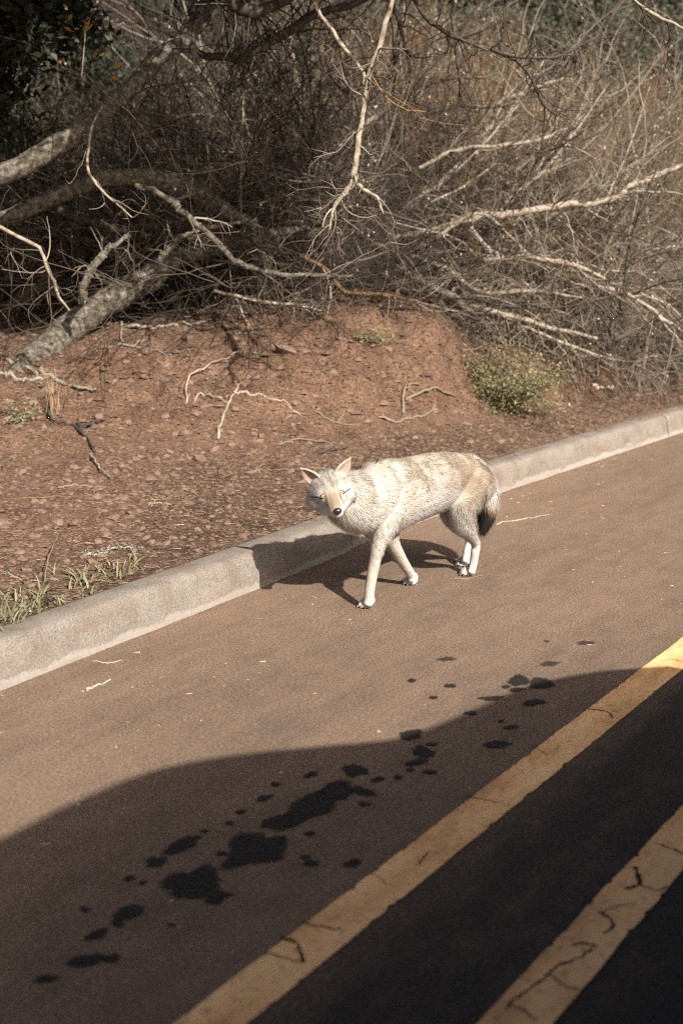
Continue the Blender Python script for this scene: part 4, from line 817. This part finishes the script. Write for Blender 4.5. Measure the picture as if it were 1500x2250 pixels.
# cheeks, brows, muzzle pads
for s in (-1, 1):
    loft(np.array([H(s * .02, -.05, -.034), H(s * .052, -.045, -.036), H(s * .074, -.058, -.044), H(s * .086, -.078, -.052)]), np.outer([.03, .034, .028, .01], hz), np.outer([.03, .036, .028, .012], hf), 12, 4)
    loft(np.array([H(s * .012, .004, .012), H(s * .03, -.008, .018), H(s * .048, -.022, .014)]), np.outer([.004, .006, .004], hz), np.outer([.006, .007, .006], hf), 10, 4)
    # ears: cupped leaf shape
    base, tip = H(s * .055, -.062, .042), H(s * (.100 if s > 0 else .112), -.082, .104)
    ax = unit(tip - base); front = unit(hf * .75 + hx * s * .55); front = unit(front - ax * (front @ ax)); side = np.cross(ax, front)
    n, m_ = 14, 13; V = []
    for i in range(n):
        t = i / (n - 1); wd = .031 * (1 - t ** 1.7) ** .75 * (1 + .15 * math.sin(math.pi * t)) + .0035; c = base + ax * (.078 * t - .016)
        fi = np.linspace(-1, 1, m_); deep = .020 * (1 - t) ** .6
        out = [c + side * wd * f_ - front * (deep * (1 - f_ * f_) + .005) for f_ in fi]; inn = [c + side * wd * f_ * .9 - front * (deep * (1 - f_ * f_) - .006) for f_ in fi[::-1]]
        V += out + inn
    k2 = 2 * m_; i, j = np.meshgrid(np.arange(n - 1), np.arange(k2), indexing='ij'); j2 = (j + 1) % k2
    q = np.stack([i * k2 + j, i * k2 + j2, (i + 1) * k2 + j2, (i + 1) * k2 + j], -1).reshape(-1, 4)
    V = np.array(V); V = np.r_[V, [base - ax * .016, tip]]; j = np.arange(k2)
    SV.add(V, q, np.r_[np.stack([j * 0 + n * k2, (j + 1) % k2, j], -1), np.stack([j * 0 + n * k2 + 1, (n - 1) * k2 + j, (n - 1) * k2 + (j + 1) % k2], -1)])
    EC = np.array([base + ax * .078 * t for t in np.linspace(.1, 1, 10)]); guide(EC, 3)
# legs
def leg(pts, rad, part, upv=FW3):
    C = np.array(pts); a_, b_ = ring_axes(C, np.array(rad) * 1.08, rad, LF3); C, A, B = loft(C, a_, b_, 16, 5); guide(C, part)
def paw(c, size, part, ang=0.):
    """c: ground point at the paw centre. four toes pointing forwards"""
    fw = unit(FW3 * math.cos(ang) + LF3 * math.sin(ang)); lf = np.cross(UP, fw); g = np.r_[c[:2], 0.]
    loft(np.array([g - fw * .034 + UP * .026, g - fw * .016 + UP * .025, g + fw * .006 + UP * .021, g + fw * .02 + UP * .016]) , np.outer([.016, .024, .021, .012], UP), np.outer([.014, .023, .025, .018], lf), 14, 4)
    claws = []
    for k, (l_, f0, f1) in enumerate([(-.0225, .004, .026), (-.0080, .012, .040), (.0080, .012, .040), (.0225, .004, .026)]):
        P = np.array([g + lf * l_ * .9 + fw * (f0 - .012) + UP * .019, g + lf * l_ + fw * f0 + UP * .018, g + lf * l_ + fw * (f0 + f1) / 2 + UP * .015, g + lf * l_ * 1.02 + fw * f1 + UP * .0105])
        loft(P, np.outer([.010, .012, .0115, .006], UP), np.outer([.0085, .0095, .0092, .005], lf), 10, 4)
        claws.append((P[-1], fw))
    GD.append((g + UP * .02, fw - UP * .4, part, 1.0, 0, .02)); GD.append((g + fw * .02 + UP * .012, fw - UP * .4, part, 1.0, 0, .02))
    return claws
CLAWS = []
gFL, gFR, gHL, gHR = G(806, 1334), G(903, 1283), G(1028, 1263), G(1019, 1243)
leg([J(862, 1075, .045), J(860, 1120, .062), J(846, 1163, .066), J(830, 1205, .058), J(820, 1250, .050), J(812, 1295, .044), J(810, 1318, .040), J(807, 1330, .038)], [.050, .050, .036, .0255, .0215, .0195, .0195, .018], 4)
CLAWS += paw(gFL, 1, 4, -.1)
leg([J(862, 1085, -.045), J(858, 1130, -.055), J(856, 1168, -.06), J(863, 1196, -.055), J(884, 1234, -.048), J(902, 1262, -.044), J(905, 1276, -.042)], [.045, .044, .036, .029, .0225, .0185, .0175], 5)
CLAWS += paw(gFR, 1, 5, .1)
leg([J(1040, 1045, .040), J(1026, 1085, .058), J(1012, 1120, .064), J(1014, 1146, .066), J(1030, 1174, .063), J(1044, 1194, .060), J(1043, 1215, .058), J(1039, 1241, .055), J(1034, 1260, .054)], [.060, .074, .064, .046, .027, .020, .0185, .0165, .0165], 6)
CLAWS += paw(gHL, 1, 6)
leg([J(1030, 1050, -.03), J(1012, 1090, -.05), J(1000, 1125, -.058), J(1006, 1148, -.06), J(1022, 1170, -.06), J(1032, 1186, -.06), J(1026, 1212, -.058), J(1021, 1236, -.058)], [.055, .066, .058, .044, .027, .020, .018, .0165], 7)
CLAWS += paw(gHR, 1, 7)
# tail
TP = np.array([J(1030, 1024, 0), J(1053, 1042, .0), J(1068, 1068, .0), J(1073, 1100, .0), J(1069, 1130, 0), J(1062, 1157, 0)])
rd = np.array([.022, .033, .037, .036, .029, .011]); a_, b_ = ring_axes(TP, rd, rd, LF3); C, A, B = loft(TP, a_, b_, 16, 6); guide(C, 8)

raw = SV.build('raw', None); raw.name = 'raw_shell'
md = raw.modifiers.new('r', 'REMESH'); md.mode = 'VOXEL'; md.voxel_size = .0042; md.use_smooth_shade = True
sm = raw.modifiers.new('s', 'SMOOTH'); sm.factor = .5; sm.iterations = 7
dg = bpy.context.evaluated_depsgraph_get(); dg.update()
bme = bpy.data.meshes.new_from_object(raw.evaluated_get(dg)); bme.name = 'body'; bpy.data.objects.remove(raw)

nv = len(bme.vertices); co = np.zeros(nv * 3, np.float32); bme.vertices.foreach_get('co', co); co = co.reshape(-1, 3).astype(float)
bme.calc_loop_triangles(); nt_ = len(bme.loop_triangles); tri = np.zeros(nt_ * 3, np.int32); bme.loop_triangles.foreach_get('vertices', tri); tri = tri.reshape(-1, 3)
vn = np.zeros(nv * 3, np.float32); bme.vertices.foreach_get('normal', vn); vn = vn.reshape(-1, 3).astype(float)
kd = kdtree.KDTree(len(GD))
for i, g_ in enumerate(GD): kd.insert(Vector(g_[0]), i)
kd.balance()
gi = np.zeros(nv, int)
GR = np.array([g_[5] for g_ in GD]); GP = np.array([g_[2] for g_ in GD]); GT_ = np.array([g_[3] for g_ in GD]); GF = unit(np.array([g_[1] for g_ in GD]))
for i in range(nv):
    best = min(((d - .55 * GR[j]), j) for _, j, d in kd.find_n(Vector(co[i]), 14)); gi[i] = best[1]
PART = GP[gi]; PAR = GT_[gi]; FLOW = GF[gi]
for _ in range(3):       # relax the flow so that parts blend
    acc = FLOW.copy()
    for a_, b_ in ((0, 1), (1, 2), (2, 0)):
        np.add.at(acc, tri[:, a_], FLOW[tri[:, b_]]); np.add.at(acc, tri[:, b_], FLOW[tri[:, a_]])
    FLOW = unit(acc)
L3 = lambda *c: np.array(c, float)
WHITE, CREAM, TAN, RUST, GREY, BLACK = L3(.56, .54, .505), L3(.455, .415, .36), L3(.30, .222, .155), L3(.25, .15, .085), L3(.25, .225, .20), L3(.02, .018, .016)
def lerp(a, b, t): t = np.clip(t, 0, 1)[:, None]; return a * (1 - t) + b * t
def coat(P, N, part, par, rnd):
    """real coat colour by place on the animal; returns root colour, tip colour, length, lift"""
    n = len(P); body = lerp(np.tile(WHITE, (n, 1)), np.tile(WHITE, (n, 1)), np.zeros(n)); tip = body.copy(); ln = np.full(n, .02); lift = np.full(n, .35)
    rel = (P[:, :2] - HC) @ FW; lat = (P[:, :2] - HC) @ LF
    zt_ = np.interp(rel, TC[::-1, :2] @ FW - HC @ FW if False else np.sort((TC[:, :2] - HC) @ FW), (TC[:, 2] + TA[:, 2])[np.argsort((TC[:, :2] - HC) @ FW)])
    zb_ = np.interp(rel, np.sort((TC[:, :2] - HC) @ FW), (TC[:, 2] - TA[:, 2])[np.argsort((TC[:, :2] - HC) @ FW)])
    v = (P[:, 2] - zb_) / np.maximum(zt_ - zb_, .05)
    cl_ = np.clip(.5 + 1.15 * fbm(rel * 42 + lat * 25, P[:, 2] * 75 + lat * 60, 3), 0, 1); rnd = .35 * rnd + .65 * cl_
    nz = fbm(rel * 14 + 3, P[:, 2] * 14 + lat * 9, 3); nz2 = fbm(rel * 45, P[:, 2] * 30 + lat * 20, 2)
    # torso + thighs
    t0 = (part == 0) | ((part >= 4) & (part <= 7))
    c = lerp(np.tile(WHITE, (n, 1)), np.tile(CREAM, (n, 1)), (v - .34 + nz * .22) / .25); c = lerp(c, np.tile(TAN * 1.25, (n, 1)), (v - .62 + nz * .3) / .6)
    thigh = np.clip(1 - np.abs(rel - .0) / .15, 0, 1) * np.clip((v - .05) / .25, 0, 1); c = lerp(c, np.tile(TAN * .95, (n, 1)), thigh * (.85 + nz * 1.2)); stripe = np.clip(1 - np.abs(rel - .105 + (v - .6) * .03) / .022, 0, 1) * np.clip((v - .45) / .1, 0, 1) * np.clip((.9 - v) / .1, 0, 1); c = lerp(c, np.tile(TAN * .6, (n, 1)), stripe * .6)
    tp = c.copy(); dark = np.clip((v - .72 + nz * .35) / .25, 0, 1) * np.clip((rel + .12) / .1, 0, 1); m = rnd < dark * .72 + .10 * (v > .5) * (part == 0) + .16 * np.clip((v - .6) / .2, 0, 1); tp[m] = lerp(np.tile(BLACK, (n, 1)), np.tile(GREY, (n, 1)), rng.random(n) * .8)[m]
    band = np.clip(1 - np.abs(rel - .445 - (v - .5) * .04) / .018, 0, 1) * np.clip((v - .3) / .2, 0, 1); m = rnd < band * .6; tp[m] = TAN * .55
    body[t0] = c[t0]; tip[t0] = tp[t0]; ln[t0] = .034; ln[t0 & (v < .3)] = .036; lift[t0] = .22
    ln[t0 & (rel < -.05)] = .042
    # legs
    for p_, r_ in ((4, 0), (5, 0), (6, 1), (7, 1)):
        m = part == p_; k = np.clip((.33 - P[:, 2]) / .12, 0, 1) if not r_ else np.clip((.26 - P[:, 2]) / .10, 0, 1)
        cl = lerp(np.tile(CREAM * .5 + WHITE * .5, (n, 1)), np.tile(WHITE * 1.0, (n, 1)), (.16 - P[:, 2]) / .1)
        fr = np.clip(N @ (-FW3 if r_ else FW3) * .9 + .1, 0, 1) * np.clip((P[:, 2] - .06) / .06, 0, 1); cl = lerp(cl, np.tile(TAN * 1.35, (n, 1)), fr * .42)
        if True:
            body[m] = (body * (1 - k[:, None]) + cl * k[:, None])[m]; tip[m] = (tip * (1 - k[:, None]) + cl * k[:, None])[m]; ln[m] = (.034 * (1 - k) + .009 * k)[m]
        up_ = 1 - (.30 if r_ else .14) * np.clip((P[:, 2] - .24) / .08, 0, 1)[:, None]; body[m] = (body * up_)[m]; tip[m] = (tip * up_)[m]
        ln[m & (P[:, 2] < .045)] = .005; lift[m] = .32
    # tan haunch and shoulder patches
    for cen_, rad_, col_, k_ in ((J(1026, 1072, .09), .13, TAN * .72, .95), (J(868, 1102, .085), .10, TAN * 1.15, .6)):
        f_ = np.clip(1.25 - np.linalg.norm(P - cen_, axis=1) / rad_ + nz * .5, 0, 1) * k_ * ((part == 0) | (part == 4) | (part == 6))
        body = lerp(body, np.tile(col_, (n, 1)), f_); tip = lerp(tip, np.tile(col_ * 1.05, (n, 1)), f_)
    # neck
    m = part == 1; zc = P[:, 2]; c = lerp(np.tile(WHITE, (n, 1)), np.tile(CREAM, (n, 1)), (zc - .34 + nz * .1) / .08); c = lerp(c, np.tile(CREAM * .9, (n, 1)), (zc - .46 + nz * .12) / .12)
    tp = c.copy(); bd = .5 + .5 * np.sin(rel * 95 + nz * 5); k = rnd < (bd ** 2) * .42 * np.clip((zc - .33) / .10, 0, 1); tp[k] = (TAN * .62)[None]; k2 = rnd > 1 - .22 * np.clip((zc - .47) / .08, 0, 1); tp[k2] = BLACK * 3
    body[m] = c[m]; tip[m] = tp[m]; ln[m] = .042; lift[m] = .34
    # head
    q = P - EY; hx_, hy_, hz_ = q @ hx, q @ hf, q @ hz; m = part == 2
    c = lerp(np.tile(WHITE * .98, (n, 1)), np.tile(CREAM * .82, (n, 1)), (hz_ + .005 + nz * .02) / .03)
    mz = np.clip((hy_ - .008) / .025, 0, 1); topm = np.clip((hz_ + .034 - (hy_ < .0) * .02) / .016, 0, 1) * np.clip((.026 - np.abs(hx_)) / .010, 0, 1)
    c = lerp(c, np.tile(TAN * .98, (n, 1)), mz * topm); c = lerp(c, np.tile(WHITE, (n, 1)), mz * (1 - topm))
    sdm = np.clip(1.2 - np.abs(np.abs(hx_) - .027) / .008, 0, 1) * np.clip(1.2 - np.abs(hy_ - .032) / .034, 0, 1) * np.clip((hz_ + .036) / .01, 0, 1); c = lerp(c, np.tile(RUST * .8, (n, 1)), sdm * 1.0); tear = np.clip(1 - np.abs(np.abs(hx_) - .047 + (hz_ + .02) * .35) / .004, 0, 1) * np.clip(1 - np.abs(hz_ + .022) / .014, 0, 1) * (hy_ > -.04); c = lerp(c, np.tile(GREY * .5, (n, 1)), tear * .8)
    tp = c.copy(); k = (rnd < .5 * np.clip((hz_ - .004) / .02, 0, 1)) & (hy_ < .016); tp[k] = GREY * .55
    el = (np.abs(np.abs(hx_) - .052) < .012) & (np.abs(hz_ + .003 + (np.abs(hx_) - .04) * .4) < .0026) & (hy_ > -.05); body_el = BLACK * 2.5; c[el] = body_el; tp[el] = body_el
    ck = np.clip((np.abs(hx_) - .045) / .02, 0, 1) * (hy_ < -.01); tp = np.where((rnd[:, None] < .22 * ck[:, None]), GREY[None] * .8, tp)
    body[m] = c[m]; tip[m] = tp[m]; ln[m] = (np.interp(hy_, [-.1, -.04, 0, .02, .09], [.026, .020, .012, .009, .005]) + .012 * ck)[m]; lift[m] = .30
    # ears
    m = part == 3; inner = np.clip(N[m] @ hf * 1.4 - .1, 0, 1)[:, None]; body[m] = CREAM * .98 * (1 - inner) + L3(.40, .31, .25) * inner; tip[m] = TAN * 1.45 * (1 - inner) + L3(.46, .38, .32) * inner; ln[m] = .006; lift[m] = .3
    # tail
    m = part == 8; c = lerp(np.tile(WHITE * .97, (n, 1)), np.tile(TAN * 1.05, (n, 1)), (par - .50 + nz * .3) / .2); c = lerp(c, np.tile(BLACK * 1.3, (n, 1)), (par - .70 + nz * .2) / .10)
    tp = lerp(c, np.tile(BLACK, (n, 1)), (par - .62) / .12); tp[(par < .5) & (rnd < .12)] = GREY
    body[m] = c[m]; tip[m] = tp[m]; ln[m] = (.05 - .008 * (1 - par))[m]; lift[m] = .33
    return body, tip, ln, lift
cb, ct, _, _ = coat(co, vn, PART, PAR, np.ones(nv))
a_ = bme.color_attributes.new('col', 'FLOAT_COLOR', 'POINT'); cc = np.ones((nv, 4), np.float32); cc[:, :3] = cb * .85; a_.data.foreach_set('color', cc.ravel())
coy = empty('coyote', (HC[0] + FW[0] * .25, HC[1] + FW[1] * .25, 0)); cinv = Matrix.Translation(-coy.location)
tag(coy, 'pale tan coyote walking on the road with its head turned', 'coyote')
bme.materials.clear(); M['skin'] = colmat('coyote_coat', .8); M['fur'] = colmat('coyote_fur', .6, .25); bme.materials.append(M['skin'])
bo = bpy.data.objects.new('body', bme); COL.objects.link(bo); bo.parent = coy; bo.matrix_parent_inverse = cinv
# fur: tapered strands following the coat
e1 = co[tri[:, 1]] - co[tri[:, 0]]; e2 = co[tri[:, 2]] - co[tri[:, 0]]; ar = np.linalg.norm(np.cross(e1, e2), axis=1) * .5
dens = ar * np.where(PART[tri[:, 0]] == 2, 2.4, np.where(PART[tri[:, 0]] == 3, 2.0, np.where(PART[tri[:, 0]] == 1, 1.5, np.where((PART[tri[:, 0]] >= 4) & (PART[tri[:, 0]] <= 7), 1.5, 1.0))))
NF = 210000; ti = rng.choice(nt_, NF, p=dens / dens.sum()); u_ = rng.random((NF, 2)); fl = u_.sum(1) > 1; u_[fl] = 1 - u_[fl]
bw = np.c_[1 - u_.sum(1), u_]
P = (co[tri[ti]] * bw[..., None]).sum(1); N = unit((vn[tri[ti]] * bw[..., None]).sum(1)); Fd = unit((FLOW[tri[ti]] * bw[..., None]).sum(1)); pt = PART[tri[ti, 0]]; pr = PAR[tri[ti, 0]]
cr, ctp, ln, lf_ = coat(P, N, pt, pr, rng.random(NF))
# keep eyes and nose clear
q = P - EY; hx_, hy_, hz_ = q @ hx, q @ hf, q @ hz
EYES = [H(-.0325, .0105, .000), H(.0325, .0105, .001)]; NOSE = H(0, .103, -.024)
keep = np.ones(NF, bool)
for c_ in EYES: keep &= np.linalg.norm(P - c_, axis=1) > .0135
keep &= np.linalg.norm(P - NOSE, axis=1) > .0165
for c_ in EYES: ln = ln * np.clip((np.linalg.norm(P - c_, axis=1) - .010) / .020, .22, 1)
P, N, Fd, cr, ctp, ln, lf_, pt = (x[keep] for x in (P, N, Fd, cr, ctp, ln, lf_, pt)); NF = len(P)
tg = unit(Fd - N * (Fd * N).sum(1, keepdims=True)); sd = np.cross(N, tg)
clump = fbm(P[:, 0] * 60 + P[:, 2] * 35, P[:, 1] * 60 - P[:, 2] * 45, 2)
tg = unit(tg + sd * (rng.normal(0, .16, NF) + clump * .9)[:, None] + np.array([0, 0, -.12]))
sd = unit(np.cross(N, tg)); lf_ = lf_ * rng.uniform(.6, 1.4, NF) + clump * .2
ln = ln * rng.uniform(.65, 1.2, NF); wd = np.interp(ln, [.003, .01, .045], [.0006, .0008, .0012]) * rng.uniform(.8, 1.2, NF)
t = np.array([0, .45, 1.0]); d0 = tg * np.cos(lf_)[:, None] + N * np.sin(lf_)[:, None]
cen = P[:, None] - N[:, None] * .0012 + ln[:, None, None] * (d0[:, None] * t[None, :, None] + (tg * .35 - N * .18 + [0, 0, -.10])[:, None] * (t ** 2)[None, :, None] * .5)
V = np.stack([cen[:, 0] + sd * wd[:, None], cen[:, 0] - sd * wd[:, None], cen[:, 1] + sd * wd[:, None] * .8, cen[:, 1] - sd * wd[:, None] * .8, cen[:, 2]], 1)
V[..., 2] = np.maximum(V[..., 2], .001)
b_ = np.arange(NF) * 5
ck_ = .88 + .24 * np.clip(.5 + fbm(P[:, 0] * 110 + P[:, 2] * 60, P[:, 1] * 110 - P[:, 2] * 90, 2), 0, 1)
tip = ctp * (rng.uniform(.88, 1.1, NF) * ck_)[:, None]; rt = cr * rng.uniform(.85, 1.05, NF)[:, None]; mid = rt * .6 + tip * .4
cols = np.clip(np.stack([rt, rt, mid, mid, tip], 1).reshape(-1, 3), 0, .9)
fur = mesh('fur', V.reshape(-1, 3), [np.stack([b_, b_ + 1, b_ + 3, b_ + 2], -1), np.stack([b_ + 2, b_ + 3, b_ + 4], -1)], M['fur'], coy, smooth=True, cols=cols)
fur.matrix_parent_inverse = cinv; fur['kind'] = 'stuff'
nn = unit(N[:, None] * np.ones((1, 5, 1)) * .85 + sd[:, None] * np.array([1, -1, .8, -.8, 0])[None, :, None] * .35 + d0[:, None] * .12)
if len(fur.data.vertices) == NF * 5: fur.data.normals_split_custom_set_from_vertices(nn.reshape(-1, 3).tolist())

# face details
M['iris'] = pmat('amber_iris', [(.3, (.34, .25, .13)), (.7, (.46, .36, .21))], 200, rough=.12, bmp=0, spec=.6)
M['pupil'] = pmat('black_gloss', [(.3, (.008, .007, .007)), (.7, (.012, .010, .010))], 50, rough=.15, bmp=0, spec=.6)
M['lid'] = pmat('dark_eyelid', [(.3, (.02, .014, .011)), (.7, (.035, .025, .02))], 50, rough=.6, bmp=0)
M['nose'] = pmat('wet_nose', [(.3, (.010, .009, .010)), (.7, (.02, .017, .018))], 300, rough=.35, bmp=.4, bdist=.001, spec=.6)
M['claw'] = pmat('claw_horn', [(.3, (.2, .17, .14)), (.7, (.28, .24, .2))], 50, rough=.4, bmp=0)
def blob(name, c, ax, mat, par, n=12, m_=18):
    """ellipsoid from three axis vectors"""
    th_ = np.linspace(0, math.pi, n); ph = np.arange(m_) * 2 * math.pi / m_
    V = c + (np.sin(th_)[:, None, None] * (np.cos(ph)[None, :, None] * ax[0] + np.sin(ph)[None, :, None] * ax[1]) + np.cos(th_)[:, None, None] * ax[2])
    i, j = np.meshgrid(np.arange(n - 1), np.arange(m_), indexing='ij'); j2 = (j + 1) % m_
    o = mesh(name, V.reshape(-1, 3), [np.stack([i * m_ + j, i * m_ + j2, (i + 1) * m_ + j2, (i + 1) * m_ + j], -1).reshape(-1, 4)], mat, par, smooth=True); return o
for s, c_ in zip((-1, 1), EYES):
    look = unit(np.array([0, 0, CAMH]) - c_); lx = unit(np.cross(look, hz)); lz = np.cross(lx, look); c2 = c_ + look * .001
    e = blob('eye', c2, (lx * .0118, lz * .0088, look * .0085), M['iris'], coy); e.matrix_parent_inverse = cinv
    p_ = blob('pupil', c2 + look * .0066, (lx * .0030, lz * .0030, look * .0024), M['pupil'], e)
    # almond eyelid ring
    a = np.linspace(0, 2 * math.pi, 29); out = -s * 1.0
    ring = np.array([c2 + look * (.0058 - .004 * abs(math.cos(x)) ** 2) + lx * .0132 * math.cos(x) + lz * .0080 * math.sin(x) * (1 - .25 * abs(math.cos(x))) for x in a])
    mb = MB(); mb.add(*tubes(ring[None], (.0013 + .0011 * np.abs(np.cos(a)))[None], 6)); l_ = mb.build('eyelid', M['lid'], e)
nb = blob('nose', NOSE + hf * .002, (hx * .0165, hz * .0130, hf * .0115), M['nose'], coy); nb.matrix_parent_inverse = cinv
for s in (-1, 1):
    o = blob('nostril', NOSE + hf * .0105 + hx * s * .006 - hz * .002, (hx * .003, hz * .0022, hf * .0018), M['pupil'], nb, 8, 10)
mo = np.array([H(x, y, z) for x, y, z in [(-.022, .045, -.052), (-.019, .07, -.0535), (-.012, .090, -.052), (0, .0985, -.0465), (.012, .090, -.052), (.019, .07, -.0535), (.022, .045, -.052)]])
mb = MB(); P = catmull(mo, 30); mb.add(*tubes(P[None], np.full((1, 30), .0011), 5)); o = mb.build('mouth_line', M['lid'], coy); o.matrix_parent_inverse = cinv
for c_, fw in CLAWS:
    P = np.array([c_ - fw * .004, c_ + fw * .004 - UP * .001, c_ + fw * .010 - UP * .006]); mb = MB(); mb.add(*tubes(P[None], np.array([[.0020, .0017, .0004]]), 6)); o = mb.build('claw', M['claw'], coy); o.matrix_parent_inverse = cinv
